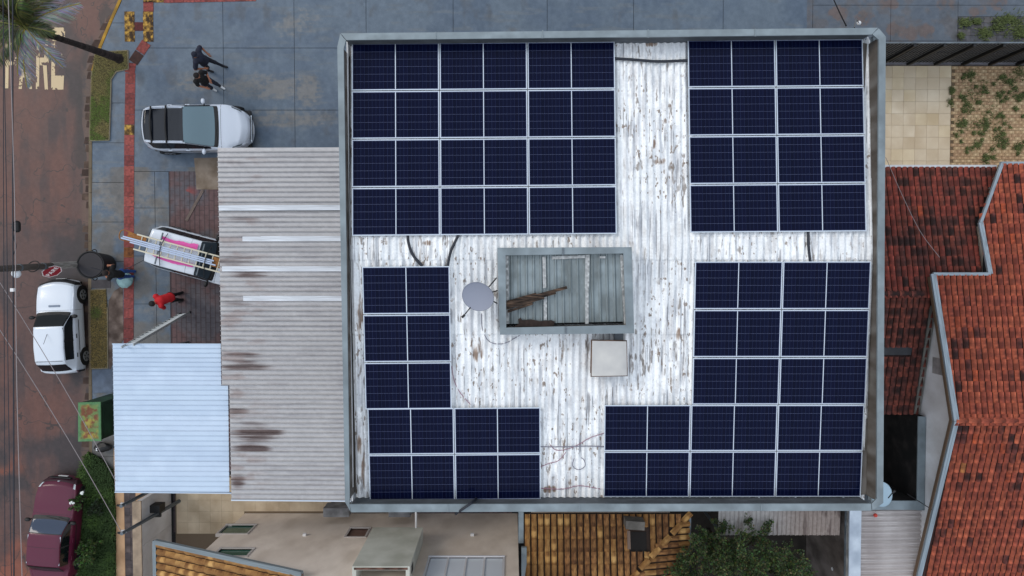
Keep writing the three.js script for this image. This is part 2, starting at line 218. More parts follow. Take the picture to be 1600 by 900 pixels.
{ // small slabs in the verge
  const s = std([104, 118, 138], 0.7, 0, { map: grain }), d = std([84, 80, 84], 0.8, 0, { map: grain }), r = std([120, 106, 98], 0.9, 0, { map: noiseMap([150, 140, 135], [255, 255, 255], 9, 9, 45, 1.4) });
  single('inspection_cover', 'blue-grey square cover slab at the lower end of the dry verge', 'cover slab', prism(polyU([[144, 578], [177, 577], [178, 613], [145, 614]], 0), -0.02, 0.022), s);
  single('drain_slab', 'dark grey slab at the upper end of the dry verge', 'cover slab', prism(polyU([[143, 437], [173, 437], [173, 450], [143, 450]], 0), -0.02, 0.018), d);
  single('rough_patch', 'rough pale concrete patch between dry verge and red strip', 'concrete patch', prism(polyU([[170, 470], [178, 455], [192, 446], [193, 530], [172, 578], [168, 560]], 0), -0.02, 0.008), r);
}
// ---------- grass ----------
const bladeGeo = (() => { const g = new THREE.BufferGeometry(); g.setAttribute('position', new THREE.Float32BufferAttribute([-0.006, 0, 0, 0.006, 0, 0, 0.004, 0.04, 0.018, -0.006, 0, 0, 0.004, 0.04, 0.018, -0.004, 0.04, 0.018, -0.004, 0.04, 0.018, 0.004, 0.04, 0.018, 0, 0.06, 0.05], 3)); g.computeVertexNormals(); return g; })();
const grassMat = new THREE.MeshStandardMaterial({ color: 0xffffff, roughness: 0.9, side: THREE.DoubleSide });
function grass(name, label, poly, n, colour, y = 0.02, sc = 1) {
  const xs = poly.map(p => p[0]), zs = poly.map(p => p[1]), im = new THREE.InstancedMesh(bladeGeo, grassMat, n), o = new THREE.Object3D(), c = new THREE.Color(); let k = 0;
  while (k < n) { const x = rr(Math.min(...xs), Math.max(...xs)), z = rr(Math.min(...zs), Math.max(...zs)); if (!inPoly(x, z, poly)) continue; o.position.set(x, y, z); o.rotation.set(rr(-0.3, 0.3), rr(0, 6.28), 0); const s = sc * rr(0.6, 1.5); o.scale.set(s, s, s); o.updateMatrix(); im.setMatrixAt(k, o.matrix); const q = colour(x, z, rnd()); c.setRGB(q[0] / 255, q[1] / 255, q[2] / 255, THREE.SRGBColorSpace); im.setColorAt(k, c); k++; }
  im.name = name; im.userData = { label, category: 'grass', kind: 'stuff' }; im.castShadow = im.receiveShadow = true; scene.add(im); return im;
}
{
  const v1 = polyU([[149, 82], [200, 79], [201, 108], [182, 112], [174, 124], [171, 219], [141, 220], [144, 120]], 0), v2 = polyU([[142, 453], [166, 452], [168, 480], [169, 575], [143, 576]], 0);
  const soil = std([92, 84, 56], 0.95, 0, { map: grain });
  const soilBed = struct('verge_soil'); part(soilBed, 'soil', prism(v1, -0.02, 0.02), soil); part(soilBed, 'soil', prism(v2, -0.02, 0.02), soil);
  const k = std([150, 140, 118], 0.9, 0, { map: grain });
  [[[149, 82], [200, 79]], [[200, 79], [201, 108]], [[201, 108], [182, 112]], [[182, 112], [174, 124]], [[174, 124], [171, 219]], [[171, 219], [141, 220]], [[142, 453], [166, 452]], [[168, 480], [169, 575]], [[143, 576], [169, 575]]].forEach(([a, b]) => part(soilBed, 'edging', beam(U(...a, 0.015), U(...b, 0.015), 0.035, 0.05), k));
  const green = (x, z, r) => { const n = fbm(x * 2, z * 2, 3, 91); return mix(mix([138, 132, 82], [172, 158, 104], r), [112, 136, 64], st(0.35, 0.6, n) * st(Z(100, 0), Z(130, 0), z)); };
  grass('verge_grass', 'short green and straw grass in the verge at the palm', v1, 9000, green, 0.02, 0.75);
  grass('dry_verge_grass', 'dry straw-coloured grass in the narrow verge beside the parked white car', v2, 5000, (x, z, r) => mix(mix([150, 128, 76], [172, 150, 94], r), [100, 124, 54], st(0.35, 0.1, Math.hypot(x - X(151, 0, 490), z - Z(489, 0))) * 0.9), 0.02, 0.75);
  const v3 = polyU([[123, 745], [138, 705], [158, 715], [178, 735], [182, 800], [182, 1000], [122, 1000]], 0);
  part(soilBed, 'soil', prism(v3, -0.05, 0.022), std([52, 54, 34], 0.95, 0, { map: grain }));
  grass('tall_grass', 'dark green overgrown grass bed beside the burgundy car', v3, 14000, (x, z, r) => mix([44, 66, 28], [82, 110, 46], r * st(0.3, 0.7, fbm(x * 2, z * 2, 3, 93))), 0.02, 2.6);
}
{ // slow-down letters on the road
  const am = dataTex(512, 512, (u, v) => { const n = fbm(u * 16, v * 16, 5, 97), e = fbm(u * 60, v * 60, 3, 98); const q = n < 0.40 || (n < 0.48 && e < 0.5) ? 0 : 255; return [q, q, q]; }, false);
  const m = std([206, 184, 148], 0.85, 0, { alphaMap: am, transparent: true });
  const g = thing('road_lettering', 'worn cream letters PARE painted on the road under the palm', 'road marking');
  const h = -0.125, P = (pts) => { const q = prism(polyU(pts, h), h - 0.001, h); const p = q.attributes.position, uv = q.attributes.uv; for (let i = 0; i < p.count; i++) uv.setXY(i, p.getX(i) / 4, p.getZ(i) / 4); return q; };
  part(g, 'letter', merge([P([[9, 68], [14, 68], [13, 138], [8, 138]]), P([[14.1, 62], [27, 62], [28, 70], [14.1, 70]]), P([[22, 70.1], [28, 70.1], [28, 96], [22, 96]]), P([[14, 96.1], [28, 96.1], [25, 102], [14, 102]])]), m);
  part(g, 'letter', merge([P([[36, 62], [41, 62], [34, 139], [29, 139]]), P([[41.1, 62], [45, 62], [50, 139], [45, 139]]), P([[36.5, 112], [43.5, 112], [44, 121], [35.5, 121]])]), m);
  part(g, 'letter', merge([P([[57, 62], [62, 62], [61, 139], [56, 139]]), P([[62.1, 62], [74, 62], [75, 72], [62.1, 72]]), P([[69, 72.1], [75, 72.1], [76, 98], [69, 98]]), P([[62, 90], [68.9, 90], [68.9, 102], [62, 102]]), P([[67, 102.1], [73, 102.1], [75, 140], [70, 140]])]), m);
  part(g, 'letter', merge([P([[81, 43], [86, 43], [86, 118], [80, 118]]), P([[86.1, 43], [102, 43], [101, 64], [86.1, 64]]), P([[86.1, 84], [97, 84], [97, 95], [86.1, 95]]), P([[80, 118.1], [100, 118.1], [99, 140], [80, 140]])]), m);
}
// ---------- the building with the solar roof ----------
const CAPY = 10.5, RIDGE = 10.2, SLOPE = 0.052, ZR = Z(388, RIDGE);
const roofY = z => RIDGE - SLOPE * Math.abs(z - ZR);
const bldg = thing('commercial_building', 'tall building with white corrugated roof, grey parapet and solar panels', 'building');
const WR = [-4.6, -6.4, 9.6, 6.4];
const brown = [[565, 480, .12, .6], [562, 500, .1, .8], [566, 740, .1, .7], [560, 700, .08, .5], [1040, 190, .16, .12], [1030, 252, .25, .15], [1022, 225, .12, .2], [1020, 66, .3, .12], [1085, 200, .1, .4], [670, 380, .2, .12], [860, 768, .3, .15], [745, 545, .25, .5], [1060, 520, .1, .3]].map(([a, b, rx, rz]) => [U(a, b, 10.1), rx, rz]);
const roofMat = areaMat(WR, 2048, 2048, (x, z) => {
  const s = fbm(x * 11, z * 1.5, 5, 101), t = fbm(x * 16 + 3, z * 3.2, 4, 102), b = fbm(x * 2, z * 1.2, 4, 103), f = fbm(x * 26, z * 26, 2, 104), p = fbm(x * 5, z * 2.1, 4, 105);
  let c = mix([228, 231, 233], [242, 244, 245], st(0.35, 0.6, b)); c = mix(c, [186, 189, 194], st(0.57, 0.72, s) * 0.6); c = mix(c, [120, 112, 106], st(0.67, 0.76, t) * st(0.4, 0.6, b) * 0.75);
  c = mix(c, [206, 206, 206], st(0.6, 0.72, p) * 0.5); let w = 0; for (const [q, rx, rz] of brown) w = Math.max(w, st(1.5, 0.2, Math.hypot((x - q.x) / rx, (z - q.z) / rz))); c = mix(c, [112, 86, 68], st(0.62, 0.95, w * (0.1 + t * 1.1 + 0.4 * s)) * 0.75);
  const th = fbm(x * 34, z * 0.9, 3, 106); c = mix(c, [128, 130, 136], st(0.68, 0.74, th) * st(0.38, 0.55, fbm(x * 1.7, z * 1.7, 3, 107)) * 0.7); const fl = fbm(x * 21, z * 8, 3, 108); c = mix(c, [126, 112, 102], st(0.7, 0.76, fl) * st(0.36, 0.6, fbm(x * 1.1, z * 1.1, 3, 109)) * 0.85); const d = (f - 0.5) * 22; return [c[0] + d, c[1] + d, c[2] + d]; }, 0.62);
{
  const o = [[531, 52], [1373, 43], [1384, 57], [1380, 786], [1362, 798], [549, 801], [539, 784], [527, 73]], oW = polyU(o, CAPY);
  const top = polyU([[532.5, 52], [1372, 43.3], [1362, 54], [541, 62.5]], CAPY), bot = polyU([[549, 800.5], [546, 788], [1361, 787], [1362, 798]], CAPY);
  const left = polyU([[531.5, 53], [540.5, 63], [537, 76], [546.3, 776], [546, 788], [548, 800], [539, 784], [527, 73]], CAPY), right = polyU([[1373, 44.2], [1384, 57], [1380, 786], [1363, 797.5], [1362, 787.2], [1370, 779], [1373, 62], [1363, 53.5]], CAPY);
  const ring = [top, right, bot, left]; const cap = ring.map((p, i) => part(bldg, 'parapet_cap', prism(p, CAPY - 0.05, CAPY + (i % 2) * 0.003), M.capMetal));
  // joint straps on the caps
  for (const [a, b, c, d] of [[681, 50, 681, 61], [848, 47, 848, 60], [1013, 46, 1013, 59], [1180, 45, 1180, 57], [700, 789, 700, 800], [905, 788, 905, 799], [1190, 788, 1190, 798]]) part(cap[0], 'cap_joint', beam(U(a, b, CAPY + 0.008), U(c, d, CAPY + 0.008), 0.03, 0.012), M.capMetal);
  const x0 = oW[7][0], x1 = oW[2][0], z0 = oW[0][1], z1 = oW[5][1], yT = CAPY - 0.052;
  const q = (a, b, c, d, y0, y1) => prism([...polyU([a, b, c, d], CAPY)], y0, y1);
  part(bldg, 'wall', q([528.5, 74], [535.5, 74], [545, 782], [540, 784], 0, 9.5), M.wallGrey); part(bldg, 'wall', q([1382.5, 58], [1374.5, 58], [1371, 784], [1378.5, 785], 0, 9.5), M.wallGrey); part(bldg, 'parapet', q([528.5, 74], [535.5, 74], [545, 782], [540, 784], 9.5, yT), M.innerWall); part(bldg, 'parapet', q([1382.5, 58], [1374.5, 58], [1371, 784], [1378.5, 785], 9.5, yT), M.innerWall);
  part(bldg, 'wall', q([533, 53.5], [1372, 45], [1362, 52.5], [541, 61], 0, 9.5), M.wallGrey); part(bldg, 'wall', q([549, 799], [547, 790], [1361, 788.5], [1362, 796.5], 0, 9.5), M.wallGrey); part(bldg, 'parapet', q([533, 53.5], [1372, 45], [1362, 52.5], [541, 61], 9.5, yT - 0.003), M.gutter); part(bldg, 'parapet', q([549, 799], [547, 790], [1361, 788.5], [1362, 796.5], 9.5, yT - 0.003), M.gutter);  // upper and lower parapets take a darker grey that paints in their shade
  part(bldg, 'gutter', box(X(546, 9.6), X(1366, 9.6), 9.5, 9.62, Z(62, 9.6), Z(787, 9.6)), M.gutter);
  part(bldg, 'side_ledge', q([537, 66], [544.5, 66], [552, 784], [546, 784], 9.63, 9.9), M.innerWall); part(bldg, 'side_ledge', q([1364, 56], [1374, 58], [1370.5, 783], [1361, 784], 9.63, 10.0), M.innerWall);
  part(bldg, 'flashing', beam(U(1363.5, 57, 10.12), U(1360, 782, 10.12), 0.035, 0.14), M.capMetal); part(bldg, 'flashing', beam(U(543, 66, 10.04), U(551, 782, 10.04), 0.03, 0.1), M.white);
  const rl = X(551, 10, 400), rt = Z(63, 9.9), rb = Z(783, 9.9), rR = X(1360, 9.95, 60), cols = 11, ribs = 7, w = (rR - rl) / cols;
  const lean = z => 0.012 * (z - ZR);   // the building stands half a degree out of square
  for (const sd of [-1, 1]) { const ze = sd < 0 ? rt : rb, n = 3, len = (ze - ZR) / n;
    for (let i = 0; i < cols; i++) for (let j = 0; j < n; j++) { const za = ZR + len * j - sd * 0.10 * (j ? 1 : 0), zb = ZR + len * (j + 1), xa = rl + w * i, xb = xa + w * 1.02, ya = roofY(za), yb = roofY(zb);
      const g = ribbed(V(xa + lean(za) * 0.4, ya, za), V(xb + lean(za) * 0.4, ya, za), V(xa + lean(zb) * 0.4, yb, zb), V(xb + lean(zb) * 0.4, yb, zb), ribs, 0.062, sine, 8, j ? -0.012 : 0, j === n - 1 ? 0.12 : 0.02);
      g.translate(0, (i % 2) * 0.004 + (n - j) * 0.008, 0); part(bldg, 'roof_sheet', planUV(g, WR), roofMat); } }
  for (let i = 0; i < cols; i++) part(bldg, 'ridge_sheet', planUV(ribbed(V(rl + w * i, RIDGE - 0.012 + 0.03, ZR - 0.28), V(rl + w * (i + 1), RIDGE - 0.012 + 0.03, ZR - 0.28), V(rl + w * i, RIDGE + 0.028, ZR + 0.28), V(rl + w * (i + 1), RIDGE + 0.028, ZR + 0.28), ribs, 0.062, sine, 8), WR), roofMat);
  anchor(bldg, V((x0 + x1) / 2, 0, (z0 + z1) / 2));
}
// ---------- solar panels ----------
{
  const PW = 2.128, PD = 1.158, strips = 6;
  const cellMap = dataTex(512, 64, (u, v) => { const c = (u * 11) % 1, e = Math.min(c, 1 - c); let q = mix([5, 9, 32], [8, 14, 42], fbm(Math.floor(u * 11) * 3.7, 0, 1, 5)); if (e < 0.035) q = [38, 47, 78]; const b = (v * 9) % 1; if (b < 0.14) q = mix(q, [24, 29, 58], 0.5); return q; });
  const dust = noiseMap([70, 70, 70], [150, 150, 150], 6, 6, 111);
  const cellMat = new THREE.MeshPhysicalMaterial({ map: cellMap, roughness: 0.16, roughnessMap: null, specularIntensity: 0.14, side: THREE.DoubleSide });
  const back = std([78, 88, 124], 0.45, 0); const frameG = merge([beam(V(-PW / 2, 0, -PD / 2 + 0.01), V(PW / 2, 0, -PD / 2 + 0.01), 0.02, 0.035), beam(V(-PW / 2, 0, PD / 2 - 0.01), V(PW / 2, 0, PD / 2 - 0.01), 0.02, 0.035), beam(V(-PW / 2 + 0.01, 0, -PD / 2 + 0.02), V(-PW / 2 + 0.01, 0, PD / 2 - 0.02), 0.02, 0.0345), beam(V(PW / 2 - 0.01, 0, -PD / 2 + 0.02), V(PW / 2 - 0.01, 0, PD / 2 - 0.02), 0.02, 0.0345)]);
  const backG = new THREE.BoxGeometry(PW - 0.04, 0.006, PD - 0.04), cw = (PW - 0.04 - 0.05) / 2, cd = (PD - 0.04 - 0.022) / strips - 0.007;
  const cellG = new THREE.BoxGeometry(cw, 0.003, cd), barG = new THREE.BoxGeometry(0.018, 0.003, PD - 0.05);
  const proto = new THREE.Group(); part(proto, 'frame', frameG, M.alu); const b = part(proto, 'backsheet', backG, back); b.position.y = 0.008;
  const bar = part(proto, 'centre_bar', barG, M.alu); bar.position.y = 0.0135;
  for (let i = 0; i < 2; i++) for (let j = 0; j < strips; j++) { const m = part(proto, 'cell_row', cellG, cellMat); m.position.set((i ? 1 : -1) * (cw / 2 + 0.014), 0.0132, (j - (strips - 1) / 2) * (cd + 0.007)); }
  const ord = ['first', 'second', 'third', 'fourth'], row4 = ['top row', 'second row', 'third row', 'bottom row'];
  const onRoof = (px, py) => UP(px, py, (x, z) => roofY(z) + 0.16);
  const place = (tl, cols, rows, th, label, pr = 1.183) => { const o = onRoof(...tl); for (let j = 0; j < rows; j++) for (let i = 0; i < cols; i++) {
    const s = Math.sign(o.z + 0.3 - ZR), ex = (i + 0.5) * (PW + 0.02), ez = (j + 0.5) * pr, x = o.x + ex * Math.cos(th) + ez * Math.sin(-th), z = o.z - ex * Math.sin(-th) * 1 * 1 + ez * Math.cos(th);
    const c = proto.clone(); c.name = numbered('solar_panel'); c.position.set(x, roofY(z) + 0.145, z); c.rotation.set(Math.atan(SLOPE) * s, -th, 0, 'YXZ'); c.userData = { label: label(i, j), category: 'solar panel', group: 'solar panels on the white roof' }; scene.add(c); } };
  const T = -0.0075;
  place([549, 67], 3, 4, T, (i, j) => `dark blue solar panel, ${row4[j]}, ${ord[i]} from left, upper left block of twelve`);
  place([1074, 62], 2, 4, T, (i, j) => `dark blue solar panel, ${row4[j]}, ${['left', 'right'][i]} column, upper right block of eight`);
  place([565, 416], 1, 3, T, (i, j) => `dark blue solar panel, ${['top', 'middle', 'bottom'][j]} one of the single column left of the grey dish`);
  place([573.5, 638], 2, 2, T, (i, j) => `dark blue solar panel, ${['upper', 'lower'][j]} ${['left', 'right'][i]} of the four in the roof's lower left corner`, 1.176);
  place([1085.5, 408], 2, 3, -0.001, (i, j) => `dark blue solar panel, ${['top', 'middle', 'lower'][j]} row, ${['left', 'right'][i]} column, right of cream hatch`);
  place([944, 632.5], 3, 2, -0.001, (i, j) => `solar panel, ${['upper', 'lower'][j]} row, ${ord[i]} from left, in the lower right six`, 1.176);
  // rail ends peeping out past the panels
  for (const [a, b, w] of [[700, 63, 'leftmost'], [914, 61, 'second'], [1188, 58, 'third'], [1290, 58, 'rightmost']]) { const p = onRoof(a, b); p.y -= 0.05; single('rail_end', `${w} of the short aluminium rail ends above the upper solar panels`, 'rail', beam(p.clone().add(V(0, 0, -0.02)), p.clone().add(V(0, 0, 0.16)), 0.04, 0.03), M.alu, 'upper panel rail ends'); }
  for (const [a, b, w] of [[740, 785, 'leftmost'], [1110, 782, 'second'], [1187, 783, 'third'], [1244, 783, 'fourth'], [1319, 783, 'rightmost']]) { const p = onRoof(a, b); p.y -= 0.05; single('rail_end', `${w} of the short aluminium rail ends below the lower solar panels`, 'rail', beam(p.clone().add(V(0, 0, 0.03)), p.clone().add(V(0, 0, -0.16)), 0.04, 0.03), M.alu, 'lower panel rail ends'); }
}
// ---------- on the roof: sunken tank house, dish, hatch, cables ----------
{
  const h = 10.75, eq = thing('roof_enclosure', 'grey walled box with sunken ribbed metal roof and white sealed seams', 'roof enclosure');
  const O = polyU([[777, 387], [987, 386], [991, 521], [781, 523]], h), I = polyU([[790, 399], [974, 396], [978, 508], [791, 512]], h);
  for (let k = 0; k < 4; k++) { const n = (k + 1) % 4; part(eq, 'cap', prism([O[k], O[n], I[n], I[k]], h - 0.05, h + 0.003 * (k % 2)), M.capMetal); const a = inset([O[k], O[n], I[n], I[k]], 0); const m = (p, q, t) => [lerp(p[0], q[0], t), lerp(p[1], q[1], t)]; part(eq, 'wall', prism([m(O[k], I[k], 0.1), m(O[n], I[n], 0.1), m(O[n], I[n], 0.9), m(O[k], I[k], 0.9)], 10.02, h - 0.052), M.wallGrey); }
  for (const [a, b, c, d] of [[880, 387, 880, 398], [884, 510, 884, 521]]) part(eq, 'cap_joint', beam(U(a, b, h + 0.01), U(c, d, h + 0.01), 0.05, 0.012), M.galv);
  const f0 = I[0], f1 = I[1], f2 = I[2], f3 = I[3], y0 = 10.6, y1 = 10.5, sheetM = std([138, 150, 154], 0.45, 0.25, { map: noiseMap([190, 188, 185], [255, 255, 255], 9, 5, 121, 1.1) });
  part(eq, 'floor', prism([f0, f1, f2, f3], 10.0, 10.2), M.dark);
  for (let i = 0; i < 4; i++) { const t0 = i / 4, t1 = (i + 1) / 4, L = (p, q, t, y) => V(lerp(p[0], q[0], t), y, lerp(p[1], q[1], t)); const a = L(f0, f1, t0, y0 + 0.003 * (i % 2)), b = L(f0, f1, t1, y0 + 0.003 * (i % 2)), c = L(f3, f2, t0, y1), d = L(f3, f2, t1, y1); c.lerp(a, 0.04); d.lerp(b, 0.04); part(eq, 'metal_sheet', boxUV(ribbed(a, b, c, d, 4, 0.03, trapez, 10), 2), sheetM); }
  const seal = std([205, 208, 208], 0.7, 0, { map: noiseMap([150, 150, 150], [255, 255, 255], 9, 9, 122) });
  const yy = py => lerp(y0, y1, (py - 398) / 112) + 0.045;
  const strip = (pts, w) => { for (let k = 0; k < pts.length - 1; k++) part(eq, 'sealant_strip', boxUV(beam(U(...pts[k], yy(pts[k][1])), U(...pts[k + 1], yy(pts[k + 1][1])), w * rr(0.85, 1.15), 0.012), 0.5), seal); };
  strip([[792, 400], [793, 440], [793, 506]], 0.08); strip([[850, 401], [851, 450]], 0.09); strip([[852, 460], [852, 500]], 0.07); strip([[918, 398], [917, 450], [917, 506]], 0.09); strip([[972, 398], [974, 450], [977, 506]], 0.08); strip([[862, 403], [885, 402], [914, 401]], 0.07); strip([[937, 402], [946, 402]], 0.05);
  anchor(eq, V((O[0][0] + O[2][0]) / 2, 10.02, (O[0][1] + O[2][1]) / 2));
  const rotten = std([92, 72, 58], 0.9, 0, { map: noiseMap([60, 55, 50], [255, 255, 255], 3, 26, 123, 1.4) });
  const pl = thing('wooden_plank', 'split weathered plank lying across the sunken metal roof', 'plank');
  [[[791, 475, 10.69], [886, 449, 10.67], .07, .03], [[791, 481, 10.675], [850, 464, 10.66], .09, .03], [[793, 487, 10.66], [832, 474, 10.65], .06, .025], [[791, 478, 10.66], [868, 456, 10.65], .1, .03], [[792, 472, 10.66], [838, 459, 10.65], .06, .03]].forEach(([a, b, w, t]) => part(pl, 'splinter', boxUV(beam(U(...a), U(...b), w, t), 0.6), rotten)); anchor(pl, U(840, 465, 10.6));
  const bd = new THREE.Shape(); [[0, 0], [.95, 0], [.98, .12], [.9, .15], [.62, .13], [.4, .17], [.2, .15], [.16, .21], [.1, .17], [.12, .06]].forEach(([x, y], i) => i ? bd.lineTo(x, y) : bd.moveTo(x, y)); const bg = new THREE.ExtrudeGeometry(bd, { depth: 0.025, bevelEnabled: false }); bg.rotateX(-Math.PI / 2); const bp = U(803, 510, 10.55); bg.translate(bp.x, bp.y, bp.z); single('rotten_board', 'dark ragged rotten board at the lower edge of the sunken metal roof', 'board', boxUV(bg, 0.7), std([58, 46, 42], 0.95, 0, { map: grain }));
  const ht = thing('roof_hatch', 'square cream hatch lid with rusty edges below the grey enclosure', 'roof hatch');
  const lid = polyU([[924, 531], [980, 532], [981, 588], [923, 589]], 10.55); part(ht, 'curb', prism(inset(lid, 0.05), 10.05, 10.5), std([110, 92, 80], 0.9, 0, { map: grain })); part(ht, 'rim', prism(lid, 10.5, 10.535), std([130, 100, 80], 0.85, 0, { map: noiseMap([110, 90, 75], [255, 255, 255], 9, 9, 125) })); part(ht, 'lid', prism(inset(lid, 0.03), 10.535, 10.56), std([214, 212, 206], 0.6, 0, { map: noiseMap([200, 202, 208], [255, 255, 255], 4, 4, 126) })); part(ht, 'duct', box(X(960, 10.4), X(974, 10.4), 10.3, 10.44, Z(520, 10.4), Z(532, 10.4)), M.gutter); anchor(ht, V((lid[0][0] + lid[2][0]) / 2, 10.05, (lid[0][1] + lid[2][1]) / 2));
}
function dish(label, c, n, r, col, arm, mounts) {
  const d = thing('satellite_dish', label, 'satellite dish'); const pts = []; for (let i = 0; i <= 10; i++) { const t = i / 10; pts.push(new THREE.Vector2(Math.max(0.001, r * t), 0.16 * r * t * t)); } pts.push(new THREE.Vector2(r * 1.02, 0.16 * r + 0.012), new THREE.Vector2(r * 1.02, 0.16 * r - 0.01)); for (let i = 9; i >= 0; i--) { const t = i / 10; pts.push(new THREE.Vector2(Math.max(0.001, r * t), 0.16 * r * t * t - 0.012)); }
  const q = new THREE.Quaternion().setFromUnitVectors(V(0, 1, 0), n.clone().normalize()), g = new THREE.LatheGeometry(pts, 36); g.scale(1, 1, 0.92); g.applyQuaternion(q); g.translate(c.x, c.y, c.z);
  part(d, 'reflector', g, col); part(d, 'feed_arm', cyl(arm[0], arm[1], 0.014), M.dark); part(d, 'receiver', cyl(arm[1].clone().add(V(-0.03, 0, 0.03)), arm[1].clone().add(V(0.03, 0.02, -0.03)), 0.03), M.dark); for (const [a, b] of mounts) part(d, 'mount_bar', cyl(a, b, 0.016), M.dark); anchor(d, V(c.x, Math.min(...mounts.flat().map(p => p.y)), c.z)); }
dish('grey oval satellite dish beside the grey roof enclosure', U(748, 462, 10.75), V(-0.28, 0.9, 0.32), 0.39, std([138, 143, 158], 0.6), [U(737, 478, 10.62), U(724, 494, 10.78)], [[U(752, 462, 10.66), U(777, 454, 10.42)], [U(752, 462, 10.66), U(776, 434, 10.45)], [U(752, 462, 10.66), U(777, 474, 10.42)], [U(752, 462, 10.66), U(766, 458, 10.06)]]);
dish('pale dish behind the lower right corner of the parapet', U(1375, 772, 9.7), V(0.3, 0.9, -0.2), 0.33, std([168, 192, 206], 0.55), [U(1388, 778, 9.9), U(1396, 768, 10.1)], [[U(1376, 774, 9.9), U(1368, 778, 9.6)]]);
{
  const R = (px, py, e = 0.06) => UP(px, py, (x, z) => roofY(z) + e), C = (label, pts, r, m, group) => single(r > 0.02 ? 'conduit' : 'loose_wire', label, r > 0.02 ? 'conduit' : 'wire', tube(pts, r, 8, 24), m, group);
  C('black conduit crossing the white roof between the two upper panel blocks', [R(950, 91, .1), R(985, 93, .11), R(1030, 96, .11), R(1080, 94, .1)], 0.035, M.cable);
  C('curved black conduit leaving the upper left block, left one of two', [R(637, 362, .1), R(638, 378, .1), R(645, 398, .1), R(660, 416, .1)], 0.035, M.cable);
  C('bent black conduit leaving the upper left block beside the dish', [R(719, 362, .1), R(712, 376, .11), R(704, 394, .11), R(699, 418, .1)], 0.033, M.cable);
  C('short black conduit joining the two right-hand panel blocks', [R(1263, 358, .1), R(1263, 380, .12), R(1266, 410, .1)], 0.035, M.cable);
  C('black cable laid over the lower parapet', [R(745, 778, .08), U(735, 787, 10.53), U(722, 796, 10.54), U(712, 803, 10.3)], 0.03, M.cable);
  const pk = std([150, 112, 128], 0.6), gy = std([120, 118, 132], 0.6);
  C('thin grey wire strung straight between the two lower panel blocks', [R(843, 698, .07), R(880, 698, .07), R(920, 697, .07), R(946, 698, .07)], 0.012, gy);
  C('thin pink wire sagging beside the straight wire near the roof bottom', [R(860, 695, .06), R(868, 703, .06), R(885, 702, .06), R(905, 694, .06), R(920, 685, .06), R(946, 676, .06)], 0.01, pk);
  C('thin pink wire curving from the lower left panels', [R(843, 730, .06), R(858, 724, .06), R(872, 720, .06), R(884, 707, .06)], 0.01, pk);
  C('coiled grey wire on the white roof near the bottom', [R(897, 716, .06), R(895, 728, .06), R(904, 734, .06), R(914, 728, .06), R(912, 718, .06), R(908, 715, .06)], 0.01, gy);
  C('thin pink wire lying along the lower edge of the roof', [R(846, 763, .06), R(880, 764, .06), R(905, 759, .06), R(938, 764, .06)], 0.011, pk);
  C('thin brown wire beside the single column of panels', [R(706, 572, .06), R(709, 592, .06), R(718, 612, .06), R(737, 634, .06)], 0.01, pk);
  C('thin wire looping from the grey dish to the enclosure', [R(752, 490, .06), R(754, 515, .06), R(765, 534, .06), R(786, 537, .06), R(812, 524, .06)], 0.01, gy);
}
